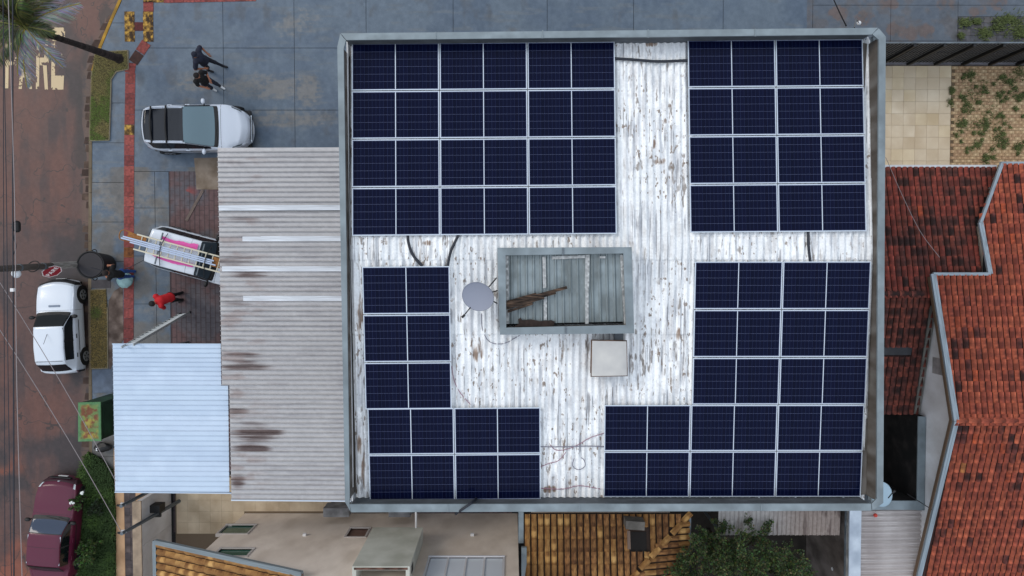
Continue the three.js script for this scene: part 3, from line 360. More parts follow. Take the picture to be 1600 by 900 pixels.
// ---------- canopies on the left ----------
{
  const h = 4.3, hx = 4.42, CR = [-12.5, -6, -3.8, 10], wallX = -4.12;
  const stains = [[385, 572, 1.2, .16, 1.2], [400, 675, 1.1, .45, 1.4], [380, 560, 1.0, .3, 1.2], [392, 700, .8, .2, 1.4], [360, 250, 1, .3, .7], [360, 290, 1.3, .4, .6], [380, 345, 1.2, .35, .7], [370, 400, 1.2, .5, .8], [390, 425, 1, .3, .9], [365, 470, 1, .4, .7], [360, 520, .8, .4, .7], [370, 640, .6, .3, .9], [372, 750, .35, .4, 1.1]].map(([a, b, rx, rz, k]) => [U(a, b, h), rx, rz, k]);
  const m = areaMat(CR, 1024, 2048, (x, z) => { const s = fbm(x * 0.9, z * 11, 4, 131), f = fbm(x * 9, z * 14, 3, 132), b = fbm(x * 0.7, z * 0.7, 3, 133), row = hash(Math.floor(z * 5.6), 3, 134); let c = mix([176, 175, 177], [188, 187, 188], b); c = mix(c, [152, 150, 154], st(0.55, 0.75, s) * 0.4); let w = 0; for (const [p, rx, rz, k] of stains) w = Math.max(w, k * st(1.4, 0.1, Math.hypot((x - p.x) / rx, (z - p.z) / rz))); c = mix(c, [84, 68, 66], st(0.28, 0.95, w * (0.25 + s * 0.9) * (0.5 + row * 0.9)) * 0.9); c = mix(c, [150, 132, 128], st(0.52, 0.72, fbm(x * 1.3, z * 5, 4, 135)) * st(-7.6, -9.0, x) * 0.45); const d = (f - 0.5) * 16; return [c[0] + d, c[1] + d, c[2] + d]; }, 0.5, { metalness: 0.15 });
  const cp = thing('metal_canopy', 'large weathered grey ribbed metal canopy with brown stains beside the building', 'canopy');
  const zA = U(340, 231, h).z, zB = U(347, 602, h).z, zC = U(362, 780, h).z, xl = z => z < zB ? lerp(U(340, 231, h).x, U(347, 602, h).x, (z - zA) / (zB - zA)) : lerp(U(358.5, 602, h).x, U(362, 780, h).x, (z - zB) / (zC - zB));
  const sheets = (za, zb, n, dy) => { const w = (zb - za) / n; for (let i = 0; i < n; i++) { const a = za + w * i, b = a + w * 0.9999; const g = ribbed(V(xl(a + 0.001), h, a), V(xl(b - 0.001), h, b), V(wallX, hx, a), V(wallX, hx, b), 6, 0.07, t => t < 0.74 ? 0 : t < 0.79 ? (t - 0.74) / 0.05 : t < 0.91 ? 1 : t < 0.96 ? 1 - (t - 0.91) / 0.05 : 0, 16); g.translate(0, (i % 2) * 0.004 + dy, 0); part(cp, 'metal_sheet', planUV(g, CR), m); } };
  sheets(zA, zB, 8, 0); sheets(zB, zC, 4, 0.006);
  const wp = std([226, 232, 240], 0.6, 0, { map: noiseMap([205, 205, 205], [255, 255, 255], 9, 9, 136) });
  for (const [x, y] of [[342, 325], [379, 373], [347, 420], [380, 466]]) part(cp, 'white_strip', beam(U(x, y, h + 0.075), V(wallX, hx + 0.075, U(x, y - 1, h).z + 0.02), 0.17, 0.02), wp);
  part(cp, 'edge_trim', beam(V(xl(zC - 0.01), h + 0.01, zC + 0.02), V(wallX, hx + 0.01, zC + 0.02), 0.04, 0.08), M.alu);
  for (const z of [zA + 0.4, (zA + zB) / 2, zB - 0.2, zC - 0.4]) { part(cp, 'post', cyl(V(xl(z) + 0.4, 0, z), V(xl(z) + 0.4, h - 0.06, z), 0.05), M.galv); part(cp, 'beam', beam(V(xl(z) + 0.1, h - 0.09, z), V(wallX, hx - 0.09, z), 0.06, 0.1), M.galv); }
  anchor(cp, V(-8, 0, (zA + zC) / 2));
  const hb = 4.05, bl = thing('blue_canopy', 'pale blue ribbed metal canopy in front of the weathered canopy', 'canopy');
  const bm = [[196, 213, 231], [193, 210, 229], [199, 215, 233]].map(c => std(c, 0.45, 0.1, { map: noiseMap([243, 244, 246], [255, 255, 255], 6, 6, 137) })), z0 = U(176, 538, hb).z, z1 = U(346, 602, hb).z, z2 = U(180, 768, hb).z, lx = z => lerp(U(176, 538, hb).x, U(180, 768, hb).x, (z - z0) / (z2 - z0));
  const bs = (za, zb, n, xr) => { const w = (zb - za) / n; for (let i = 0; i < n; i++) { const a = za + w * i, b = a + w, g = ribbed(V(lx(a), hb, a), V(lx(b), hb, b), V(xr(a), hb + 0.08, a), V(xr(b), hb + 0.08, b), 3, 0.03, t => t < 0.78 ? 0 : t < 0.82 ? (t - 0.78) / 0.04 : t < 0.88 ? 1 : t < 0.92 ? 1 - (t - 0.88) / 0.04 : 0, 16); g.translate(0, (i % 2) * 0.003, 0); part(bl, 'metal_sheet', boxUV(g, 3), bm[i % 3]); } };
  bs(z0, z1, 3, () => U(347, 570, hb).x); bs(z1, z2, 7, z => lerp(U(358, 602, hb).x, U(360, 771, hb).x, (z - z1) / (z2 - z1)));
  part(bl, 'edge_trim', beam(V(lx(z0), hb - 0.01, z0 - 0.015), V(X(346, hb), hb + 0.05, z0 - 0.015), 0.03, 0.1), bm[0]); part(bl, 'edge_trim', beam(V(lx(z2), hb - 0.01, z2 + 0.015), V(X(360, hb), hb + 0.05, z2 + 0.03), 0.03, 0.1), bm[0]);
  for (const [a, b] of [[205, 555], [335, 555], [205, 750], [345, 750]]) { const p = U(a, b, 0); const q = U(a, b, hb); part(bl, 'post', cyl(V(q.x, 0, q.z), V(q.x, hb - 0.03, q.z), 0.05), M.galv); }
  anchor(bl, V(X(268, hb), 0, (z0 + z2) / 2));
}
// ---------- tiles ----------
function tileGeo(w, l, r, arch = 0.03, ox = 0) { // one curved clay tile, lower end (+z) lifted
  const n = 6, pos = [], idx = [], prof = t => arch * (r === 1 ? Math.sin(Math.PI * t) : t < 0.6 ? Math.sin(Math.PI * t / 0.6) : -0.25 * Math.sin(Math.PI * (t - 0.6) / 0.4));
  for (const [z, dy] of [[-l / 2, 0], [l / 2, 0.028], [l / 2, 0.004]]) for (let i = 0; i <= n; i++) { const t = i / n; pos.push((t - 0.5) * w, prof(t) + dy, z); }
  for (let j = 0; j < 2; j++) for (let i = 0; i < n; i++) { const k = j * (n + 1) + i; idx.push(k, k + n + 1, k + 1, k + 1, k + n + 1, k + n + 2); }
  let g = new THREE.BufferGeometry(); g.setAttribute('position', new THREE.Float32BufferAttribute(pos, 3)); g.setIndex(idx); g = toCreasedNormals(g, 0.9); return boxUV(g, 1.3, ox, ox * 1.7);
}
// tiles over a roof plane y = hf(x, z) inside a plan polygon; down = downhill direction in plan
function tileField(parent, poly, hf, down, w, l, geos, pick, limit, hole) {
  const a = V(-down[1], 0, down[0]), list = [], d = V(down[0], 0, down[1]); const ps = poly.map(p => V(p[0], 0, p[1])), us = ps.map(p => p.dot(a)), vs = ps.map(p => p.dot(d)); const u0 = Math.min(...us), v0 = Math.min(...vs);
  const e = 0.1, gx = (hf(ps[0].x + e, ps[0].z) - hf(ps[0].x, ps[0].z)) / e, gz = (hf(ps[0].x, ps[0].z + e) - hf(ps[0].x, ps[0].z)) / e, n = V(-gx, 1, -gz).normalize(); const b = d.clone().sub(n.clone().multiplyScalar(d.dot(n))).normalize(), ax = n.clone().cross(b).normalize(), q0 = new THREE.Quaternion().setFromRotationMatrix(new THREE.Matrix4().makeBasis(ax, n, b));
  let i = 0; for (let u = u0 + w / 2; u < Math.max(...us) + w / 2; u += w, i++) { let j = 0; for (let v = Math.max(...vs) - l / 2; v > v0 - l / 2; v -= l, j++) { const p = a.clone().multiplyScalar(u).add(d.clone().multiplyScalar(v)); if (!inPoly(p.x, p.z, poly) || (hole && hole(p.x, p.z))) continue; p.y = hf(p.x, p.z) + 0.02; const q = q0.clone().multiply(new THREE.Quaternion().setFromEuler(new THREE.Euler((hash(i, j, 3) - 0.5) * 0.02, (hash(i, j, 1) - 0.5) * 0.04, (hash(i, j, 2) - 0.5) * 0.04))); list.push({ p, q, g: geos[Math.floor(hash(i, j, 5) * geos.length)], m: pick(p.x, p.z, hash(i, j, 6), hash(i, j, 8)) }); } }
  pieces(parent, 'roof_tile', list, limit); return list.length;
}
const lichen = noiseMap([120, 105, 100], [255, 250, 246], 6, 6, 141, 1.2), lichenH = noiseMap([80, 74, 74], [235, 228, 224], 6, 6, 142, 1.3);
const redT = [[190, 98, 70], [182, 92, 68], [196, 104, 74], [176, 88, 66]].map(c => std(c, 0.85, 0, { map: lichen })), redDark = [[146, 76, 62], [132, 70, 62]].map(c => std(c, 0.9, 0, { map: lichenH })), redHot = [std([196, 92, 54], 0.8, 0, { map: lichen }), std([184, 120, 66], 0.8, 0, { map: lichen })];
const shadeDirtT = [[142, 74, 60], [128, 68, 58], [150, 78, 62], [116, 64, 56]].map(c => std(c, 0.9, 0, { map: lichenH })), lowRed = std([152, 70, 56], 0.85, 0, { map: lichen });  // low roof tiles: shade beside the tall building and dirt, both in the colour
const yelT = [[194, 150, 90], [188, 144, 84], [198, 156, 96], [182, 139, 82]].map(c => std(c, 0.85, 0, { map: noiseMap([140, 118, 96], [255, 255, 255], 5, 5, 143, 1.2) })), yelDark = [std([172, 128, 76], 0.9, 0, { map: lichen }), std([160, 116, 70], 0.9, 0, { map: lichen })];
// ---------- the red tiled houses on the right ----------
{
  const hz = Z(657, 5), wx = U(1492, 655, 5).x, hR = (x, z) => z < hz ? 5 + 0.19 * (z - hz) : 5 - 0.27 * (z - hz);
  const hs = thing('tiled_house', 'house with bright red tiled gable roof and pale gutter edges on the right', 'house');
  const k = [[1563, 257], [1530, 348], [1545, 428], [1456, 428], [1492, 656]].map(([a, b]) => UP(a, b, hR)), e = UP(1437, 905, hR);
  const XE = 22, zE = k[0].z, zS = Z(900, 3.3) + 2.5;
  const N = [[k[0].x, k[0].z], [XE, k[0].z], [XE, hz], [wx, hz], [k[3].x, k[3].z], [k[2].x, k[2].z], [k[1].x, k[1].z]], S = [[wx, hz], [XE, hz], [XE, zS], [wx, zS]];
  const geos = [0, 0.3, 0.6, 0.8].map(o => tileGeo(0.168, 0.37, 1, 0.05, o)), pick = (x, z, r, q) => { const n = fbm(x * 0.9, z * 0.9, 3, 151); return r < 0.02 ? redHot[0] : r < 0.026 ? redHot[1] : q < 0.03 + st(0.45, 0.7, n) * 0.3 ? redDark[Math.floor(r * 2)] : redT[Math.floor(r * 4)]; };
  part(hs, 'roof_deck', merge([prism(N, N.map(p => hR(...p) - 0.1), N.map(p => hR(...p) - 0.012)), prism(S, S.map(p => hR(...p) - 0.1), S.map(p => hR(...p) - 0.012))]), std([58, 34, 30], 0.95));
  tileField(hs, N, hR, [0, -1], 0.195, 0.345, geos, pick, 300); tileField(hs, S, hR, [0, 1], 0.195, 0.345, geos, pick, 300);
  const ridgeG = (() => { const g = new THREE.CylinderGeometry(0.1, 0.115, 0.42, 10, 1, true, 0, Math.PI); g.rotateX(Math.PI / 2); g.rotateZ(Math.PI / 2); g.rotateY(Math.PI / 2); return boxUV(g, 1.2); })();
  for (let x = wx + 0.2; x < XE; x += 0.4) { const m = part(hs, 'ridge_tile', ridgeG, redT[Math.floor(rnd() * 4)]); m.position.set(x, 4.99, hz); m.rotation.z = rr(-0.02, 0.02); }
  const gm = std([168, 182, 192], 0.5, 0.15, { map: grain }), G = (a, b, w = 0.14, t = 0.08, y = 0.06) => part(hs, 'gutter_edge', beam(V(a.x, a.y + y, a.z), V(b.x, b.y + y, b.z), w, t), gm);
  G(k[0], k[1], 0.1); G(k[1], k[2], 0.15); G(k[2], k[3], 0.1); const kr = V(wx, 5, hz); G(k[3], kr, 0.17); G(kr, V(wx - 0.25, hR(wx, zS) + 0.0, zS), 0.15); G(V(k[0].x, k[0].y, zE - 0.04), V(XE, k[0].y, zE - 0.04), 0.1, 0.1, 0);
  const wd = std([104, 84, 66], 0.9); part(hs, 'barge_board', beam(V(k[3].x - 0.08, k[3].y - 0.03, k[3].z + 0.1), V(wx - 0.1, 4.95, hz), 0.03, 0.12), wd); part(hs, 'barge_board', beam(V(wx - 0.1, 4.95, hz), V(wx - 0.34, hR(wx, zS) - 0.05, zS), 0.03, 0.12), wd);
  const zw0 = k[3].z + 0.15; { const c = [[wx + 0.02, zw0], [wx + 0.16, zw0], [wx + 0.16, hz], [wx + 0.02, hz]], c2 = [[wx + 0.02, hz], [wx + 0.16, hz], [wx + 0.16, zS], [wx + 0.02, zS]]; part(hs, 'wall', prism(c, 0, c.map(p => hR(p[0], p[1]) - 0.11)), M.wallWhite); part(hs, 'wall', prism(c2, 0, c2.map(p => hR(p[0], p[1]) - 0.11)), M.wallWhite); }
  part(hs, 'wall', box(k[2].x + 0.12, k[2].x + 0.27, 0, 3.4, k[1].z + 0.1, k[2].z), M.wallBeige); part(hs, 'wall', box(k[0].x + 0.3, XE, 0, 3.1, zE + 0.3, zE + 0.45), M.wallBeige);
  // patched render on the gable wall
  part(hs, 'render_patch', box(wx + 0.013, wx + 0.02, 3.75, 4.3, 3.0, 3.55), std([176, 170, 168], 0.9, 0, { map: grain }));
  anchor(hs, V(wx + 3, 0, hz));
  // lower house
  const rz = Z(459, 4), hD = (x, z) => 4 - 0.22 * Math.abs(z - rz), zn = Z(262, 3.05), zs = Z(646, 3.05), x0 = 11.4, lw = thing('low_tiled_house', 'low house with dark red tiled roof beside the tall building', 'house');
  const PN = [[x0, zn], [16.9, zn], [15.85, k[1].z], [15.85, k[2].z], [15.85, rz], [x0, rz]], PS = [[x0, rz], [wx - 0.02, rz], [wx - 0.02, zs], [x0, zs]];
  part(lw, 'roof_deck', merge([prism(PN, PN.map(p => hD(...p) - 0.1), PN.map(p => hD(...p) - 0.012)), prism(PS, PS.map(p => hD(...p) - 0.1), PS.map(p => hD(...p) - 0.012))]), std([46, 28, 26], 0.95));
  const pk2 = (x, z, r, q) => { const n = fbm(x * 0.8, z * 0.8, 3, 152); if (z > rz) return shadeDirtT[Math.floor(r * 4)]; return r < 0.006 ? redHot[0] : q < 0.18 + st(0.4, 0.6, n) * 0.4 ? lowRed : shadeDirtT[Math.floor(r * 4)]; };  // lower slope takes only the darker tiles, its shade painted into their colour
  const skylight = z => z > Z(541, 3.6) && z < Z(556, 3.6);
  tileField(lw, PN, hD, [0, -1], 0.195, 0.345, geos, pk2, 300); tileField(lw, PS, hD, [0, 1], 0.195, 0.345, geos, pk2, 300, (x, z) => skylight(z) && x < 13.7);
  part(lw, 'dark_tile_band', prism(rect(x0, 13.7, Z(541, 3.6) + 0.02, Z(556, 3.6) - 0.02), [Z(541, 3.6), Z(541, 3.6), Z(556, 3.6), Z(556, 3.6)].map(z => hD(0, z) - 0.02), [Z(541, 3.6), Z(541, 3.6), Z(556, 3.6), Z(556, 3.6)].map(z => hD(0, z) + 0.03)), std([52, 54, 60], 0.6, 0, { map: grain }));
  for (let x = x0 + 0.2; x < 13.9; x += 0.4) { const m = part(lw, 'ridge_tile', ridgeG, shadeDirtT[Math.floor(rnd() * 4)]); m.position.set(x, 3.99, rz); }
  part(lw, 'flashing', prism(rect(wx - 0.22, wx - 0.03, rz + 0.4, zs), [rz + 0.4, rz + 0.4, zs, zs].map(z => hD(0, z)), [rz + 0.4, rz + 0.4, zs, zs].map(z => hD(0, z) + 0.075)), std([124, 122, 116], 0.9, 0, { map: grain }));
  part(lw, 'eave_board', box(x0, 16.85, 2.9, 3.1, zn - 0.09, zn - 0.005), std([190, 192, 196], 0.8));
  part(lw, 'wall', box(x0 + 0.3, 16.4, 0, 2.95, zn + 0.35, zn + 0.5), M.wallBeige); part(lw, 'wall', box(x0 + 0.3, wx - 0.04, 0, 2.95, zs - 0.4, zs - 0.25), M.wallDirty); part(lw, 'wall', box(x0 + 0.3, x0 + 0.45, 0, 2.95, zn + 0.5, zs - 0.4), M.wallDirty);
  anchor(lw, V(13.2, 0, rz));
  // courtyard behind: near-black floor, boundary walls
  single('courtyard_floor', 'near-black floor of the narrow courtyard between the houses', 'courtyard', box(9, wx, -0.03, 0.002, zs - 0.3, Z(783, 3.4)), std([22, 19, 18], 0.95, 0, { map: noiseMap([120, 110, 100], [255, 255, 255], 9, 9, 145, 1.4) }));
  const cw = thing('courtyard_wall', 'grey capped low wall round the dark courtyard', 'wall'); const zc0 = Z(783, 3.5), zc1 = Z(797, 3.5);
  const darkWall = std([40, 35, 33], 0.95, 0, { map: noiseMap([90, 85, 80], [255, 255, 255], 9, 9, 148, 1.5) }); part(cw, 'wall', box(wx - 0.24, wx - 0.02, 0, 3.42, zs + 0.02, zc1), darkWall); part(cw, 'wall', box(9.3, wx - 0.245, 0, 3.42, zc0 + 0.03, zc1 - 0.03), darkWall); part(cw, 'cap', box(wx - 0.27, wx - 0.0, 3.42, 3.47, zs + 0.02, zc1 + 0.02), M.capMetal); part(cw, 'cap', box(9.3, wx - 0.275, 3.42, 3.473, zc0, zc1), M.capMetal); anchor(cw, V(12.5, 0, zc0));  // courtyard walls near-black all over, with a blotchy tone
  C2('thin pale cable curling in the dark courtyard', [U(1426, 664, 1.2), U(1408, 672, 1), U(1400, 690, .6), U(1408, 700, .5), U(1416, 712, .4)], 0.012, M.wire); C2('black cable running from courtyard wall to the gutter', [U(1418, 772, 3.4), U(1440, 786, 3.7), U(1462, 800, 4.0)], 0.015, M.black);
  C2('thin sagging wire over the dark red roof', [U(1384, 246, 5.5), U(1412, 310, 4.9), U(1440, 365, 4.4), U(1468, 402, 4.1)], 0.008, M.wire);
  function C2(l, p, r, m) { single('roof_wire', l, 'wire', tube(p, r, 6, 20), m); }
  // grey corrugated lean-to, lower right
  const lean = thing('lean_to_roof', 'clean grey corrugated roof with white edge cap in the lower right corner', 'shed roof'), la = X(1341, 3.3, 850), lb = X(1442, 3.3, 850), lz0 = zc1 + 0.02, lz1 = lz0 + 4.6, lm = std([196, 190, 187], 0.7, 0, { map: noiseMap([205, 200, 200], [255, 255, 255], 5, 5, 146) });
  for (let i = 0; i < 4; i++) { const a = lz0 + i * 1.14, g = ribbed(V(la, 3.3, a), V(la, 3.3, a + 1.14), V(lb, 3.2, a), V(lb, 3.2, a + 1.14), 6, 0.085, sine, 8); g.translate(0, (i % 2) * 0.004, 0); part(lean, 'roof_sheet', boxUV(g, 3), lm); }
  part(lean, 'edge_cap', box(X(1327, 3.45, 850), la + 0.02, 3.38, 3.45, lz0, lz1), std([206, 216, 226], 0.6, 0, { map: noiseMap([200, 204, 210], [255, 255, 255], 6, 6, 147) })); part(lean, 'gutter', box(lb + 0.01, lb + 0.1, 3.02, 3.1, lz0, lz1), M.dark); part(lean, 'wall', box(X(1329, 3.45, 850), la - 0.05, 0, 3.378, lz0, lz1), M.wallGrey); anchor(lean, V((la + lb) / 2, 0, lz0 + 2));
  single('alarm_beacon', 'small red lamp hanging at the parapet corner above grey lean-to', 'beacon', (() => { const g = new THREE.SphereGeometry(0.07, 12, 8); const p = U(1369, 806, 3.5); g.translate(p.x, 3.45, p.z); return g; })(), std([196, 62, 48], 0.5));
}
// boundary wall, weathered shed roof at the lower right
{
  const m = areaMat([6.5, 7, 12, 10], 512, 256, (x, z) => { const s = fbm(x * 8, z * 1.2, 4, 161), w = st(8.6, 10.6, x); let c = mix([176, 172, 170], [150, 136, 128], w); c = mix(c, [104, 90, 84], st(0.5, 0.72, s) * (0.35 + 0.6 * w)); const d = (fbm(x * 14, z * 14, 2, 162) - 0.5) * 24; return [c[0] + d, c[1] + d, c[2] + d]; }, 0.8);
  const sh = thing('shed_roof', 'rusty weathered ribbed shed roof beside the leafy tree', 'shed roof'), a = X(1122, 3, 820), b = X(1312, 3, 820), z0 = 7.6, z1 = Z(836, 3); for (let i = 0; i < 4; i++) { const w = (b - a) / 4, xa = a + w * i, g = ribbed(V(xa, 3.1, z0), V(xa + w, 3.1, z0), V(xa, 3, z1), V(xa + w, 3, z1), 7, 0.03, trapez, 10, 0, 0.02); g.translate(0, (i % 2) * 0.004, 0); part(sh, 'roof_sheet', planUV(g, [6.5, 7, 12, 10]), m); }
  part(sh, 'post', cyl(V(a + 0.1, 0, z1 - 0.1), V(a + 0.1, 2.98, z1 - 0.1), 0.05), M.galv); part(sh, 'post', cyl(V(b - 0.1, 0, z1 - 0.1), V(b - 0.1, 2.98, z1 - 0.1), 0.05), M.galv); anchor(sh, V((a + b) / 2, 0, z1));
  const bw = thing('boundary_wall', 'stained grey-brown boundary wall beside the lower right lean-to', 'wall'), wx = X(1317, 3, 860); part(bw, 'wall', box(wx, wx + 0.12, 0, 3.1, 7.4, 13), M.wallDirty); part(bw, 'cap', box(wx - 0.01, wx + 0.14, 3.1, 3.14, 7.4, 13), M.galv); const tp = U(1308, 889, 2.3); part(bw, 'tap_bracket', new THREE.TorusGeometry(0.05, 0.012, 6, 12).rotateY(Math.PI / 2).translate(wx - 0.04, 2.3, tp.z), M.white); anchor(bw, V(wx, 0, 10));
  single('back_yard_soil', 'dark soil of the back yard beneath the leafy tree', 'soil', box(6.3, wx, -0.03, 0.003, 6.5, 14), std([52, 46, 40], 0.95, 0, { map: grain }));
}
// ---------- yellow tiled roof, lower middle ----------
{
  const z0 = Z(803, 3.2), xe = X(1076, 3.2, 850), x0 = X(819, 3.3, 850), hN = (x, z) => 3.2 + 0.2 * (z - z0), hE = (x, z) => 3.2 + 0.2 * (xe - x), zf = z0 + 5.5, y = thing('yellow_tiled_house', 'house with ochre barrel-tiled hip roof below the tall building', 'house');
  const PN = [[x0, z0], [xe, z0], [xe - 5.5, zf], [x0, zf]], PE = [[xe, z0], [xe, zf], [xe - 5.5, zf]];
  part(y, 'roof_deck', merge([prism(PN, PN.map(p => hN(...p) - 0.12), PN.map(p => hN(...p) - 0.02)), prism(PE, PE.map(p => hE(...p) - 0.12), PE.map(p => hE(...p) - 0.02))]), std([52, 38, 30], 0.95));
  const geos = [0, 0.35, 0.7].map(o => tileGeo(0.178, 0.44, 1, 0.06, o)), hp = polyU([[984, 836], [1012, 836], [1012, 868], [984, 868]], 3.6), inH = (x, z) => inPoly(x, z, hp);
  const pick = (x, z, r) => { const t = st(1.0, 2.8, x) * 0.62; return vn(x * 4.35, z * 0.6, 171) < t ? yelDark[r < 0.5 ? 0 : 1] : yelT[Math.floor(hash(Math.round(x / 0.23), 1, 172) * 2 + r * 2)]; };
  tileField(y, PN, hN, [0, -1], 0.23, 0.41, geos, pick, 300, inH); tileField(y, PE, hE, [1, 0], 0.23, 0.41, geos, pick, 200);
  for (let t = 0; t < 5.4; t += 0.38) { const g = tileGeo(0.22, 0.44, 1, 0.09, t); const m = part(y, 'hip_tile', g, yelT[Math.floor(rnd() * 4)]); m.position.set(xe - t - 0.1, 3.2 + 0.2 * (t + 0.1) + 0.05, z0 + t + 0.1); m.rotation.set(0.14, Math.PI * 0.75, 0, 'YXZ'); }
  part(y, 'opening_shade_fill', prism(hp, 3.3, hp.map(p => hN(...p) + 0.005)), std([30, 26, 24], 0.95)); part(y, 'vent_box', prism(polyU([[978, 814], [1008, 816], [1007, 829], [978, 827]], 3.8), 3.3, 3.8), M.concrete); part(y, 'vent_leg', beam(U(982, 829, 3.6), U(983, 858, 3.75), 0.1, 0.08), std([120, 100, 88], 0.9));  // the roof hole is a solid block, its inner shade given as near-black colour
  part(y, 'side_gutter', box(x0 - 0.2, x0 - 0.02, 3.2, 3.3, z0 - 0.1, z0 + 1.0), M.capMetal); part(y, 'side_gutter', box(x0 - 0.1, x0 + 0.08, 3.5, 3.62, z0 + 1.02, zf), M.capMetal);
  part(y, 'eave_gutter', box(xe + 0.01, xe + 0.08, 3.12, 3.2, z0, zf), M.galv);
  part(y, 'wall', box(x0 + 0.3, xe - 0.4, 0, 3.15, z0 + 0.35, z0 + 0.5), M.wallBeige); part(y, 'wall', box(xe - 0.5, xe - 0.35, 0, 3.15, z0 + 0.5, zf), M.wallBeige); anchor(y, V((x0 + xe) / 2, 0, z0 + 2.5));
}
// ---------- beige house, bottom left ----------
{
  const wz = Z(802, 0), bh = thing('beige_house', 'beige rendered house wall with windows and chimney along the bottom', 'house'), xa = X(383, 0, 802), xb = X(812, 3.2, 850) - 0.05;
  const rl = -12.5, hG = (x, z) => 3.15 + 0.43 * (x - rl), zr = wz - 0.16;
  // windows are real recesses: the wall is built round them
  const hAt = py => { let h = 2; for (let k = 0; k < 12; k++) { const d = U(800, py, h).z; h += (wz - d) * -1 * (CAM_H - h) / Math.max(1, d) * 0.9; h = Math.max(0, h); } return h; };
  const xAt = (px, py) => U(px, py, hAt(py)).x; const H = 6.4, yTop = x => Math.min(H, Math.max(3, hG(x, 0) - 0.12));
  const wins = [[348, 392, 821, 834, 'g'], [545, 573, 826, 839, 'd'], [668, 785, 871, 903, 's'], [340, 390, 858, 869, 'g']].map(([a, b, c, d, t]) => [xAt(a, (c + d) / 2), xAt(b, (c + d) / 2), hAt(c), hAt(d), t]);
  const xs = [...new Set([xa, xb, ...wins.flatMap(w => [w[0], w[1]])].filter(x => x >= xa - 1e-6 && x <= xb))].sort((p, q) => p - q);
  for (let i = 0; i < xs.length - 1; i++) { const a = xs[i], b = xs[i + 1], mid = (a + b) / 2; let y = 0; const hs = wins.filter(w => w[0] <= mid && w[1] >= mid).sort((p, q) => p[2] - q[2]); const tA = yTop(a), tB = yTop(b);
    for (const w of hs) { if (w[2] > y + 0.01) part(bh, 'wall', prism(rect(a, b, wz, wz + 0.2), y, w[2]), M.wallBeige); y = w[3]; } if (Math.min(tA, tB) > y + 0.05) part(bh, 'wall', prism(rect(a, b, wz, wz + 0.2), y, [tA, tB, tB, tA]), M.wallBeige); }
  part(bh, 'wall', box(xa, xa + 0.2, 0, yTop(xa) - 0.1, wz + 0.2, wz + 5), M.wallBeige);
  const fr = std([186, 180, 176], 0.7), frW = std([214, 214, 218], 0.5), pane = std([222, 230, 240], 0.4);
  for (const [a, b, c, d, t] of wins) { const w = part(bh, 'window', box(a, b, c, d, wz + 0.03, wz + 0.05), t === 'g' ? M.greenGlass : t === 's' ? pane : std([110, 84, 74], 0.9)); const f = t === 's' ? frW : fr; part(w, 'frame', merge([box(a - 0.07, b + 0.07, d, d + 0.07, wz - 0.03, wz + 0.09), box(a - 0.07, b + 0.07, c - 0.07, c, wz - 0.05, wz + 0.09), box(a - 0.07, a, c, d, wz - 0.03, wz + 0.09), box(b, b + 0.07, c, d, wz - 0.03, wz + 0.09)]), f); if (t === 's') for (let k = 1; k < 4; k++) { const x = lerp(a, b, k / 4); part(w, 'mullion', box(x - 0.03, x + 0.03, c, d, wz + 0.0, wz + 0.028), frW); } }
  // chimney block standing off the wall
  const cz = wz - 0.55, hc = py => { let h = 3; for (let k = 0; k < 30; k++) { const d = U(800, py, h).z; h -= (cz - d) * 2; } return h; }, h0 = hc(824), h1 = hc(885), cx0 = U(583, 824, h0).x, cx1 = U(661, 824, h0).x, green = std([204, 205, 196], 0.9, 0, { map: noiseMap([215, 215, 210], [255, 255, 255], 5, 5, 181) }), brickM = std([112, 78, 66], 0.95, 0, { map: noiseMap([120, 110, 100], [255, 255, 255], 14, 14, 182, 1.4) });
  const ch = part(bh, 'chimney', merge([box(cx0, cx1, h0, h1, cz, cz + 0.12), box(cx0, cx0 + 0.12, h0, h1, cz + 0.12, wz - 0.002), box(cx1 - 0.12, cx1, h0, h1, cz + 0.12, wz - 0.002), box(cx0 + 0.12, cx1 - 0.12, h0, h0 + 0.1, cz + 0.12, wz - 0.002)]), green, 'pale green-grey rendered chimney block'); part(ch, 'rim', merge([box(cx0 + 0.06, cx1 - 0.06, h1, h1 + 0.02, cz + 0.04, cz + 0.1)]), brickM); part(ch, 'vent', box(cx1, cx1 + 0.012, h1 - 0.7, h1 - 0.35, cz + 0.15, cz + 0.4), M.dark);
  for (const [px, py] of [[476, 837], [738, 837]]) { const h = hAt(py), x = xAt(px, py); part(bh, 'wall_lamp', box(x - 0.06, x + 0.06, h - 0.05, h + 0.05, wz - 0.09, wz), M.white); }
  // gable roof, slope rising to the right
  const P = [[rl, zr], [-6.6, zr], [-6.6, zr + 4], [rl, zr + 4]]; part(bh, 'roof_deck', prism(P, P.map(p => hG(...p) - 0.1), P.map(p => hG(...p) - 0.02)), std([52, 38, 30], 0.95)); const geos = [0, 0.35, 0.7].map(o => tileGeo(0.22, 0.46, 1, 0.065, o)); tileField(bh, [[rl + 0.05, zr + 0.12], [-6.6, zr + 0.12], [-6.6, zr + 4], [rl + 0.05, zr + 4]], hG, [-1, 0], 0.25, 0.42, geos, (x, z, r) => yelT[Math.floor(r * 4)], 200);
  part(bh, 'wall', box(xb - 0.2, xb, 0, 6.38, wz + 0.2, wz + 5), M.wallBeige); part(bh, 'wall', box(xa, xb, 0, 5.9, wz + 5, wz + 5.2), M.wallBeige); part(bh, 'flat_roof', box(-6.55, xb - 0.2, 6.1, 6.25, wz + 0.2, wz + 5), M.concrete);
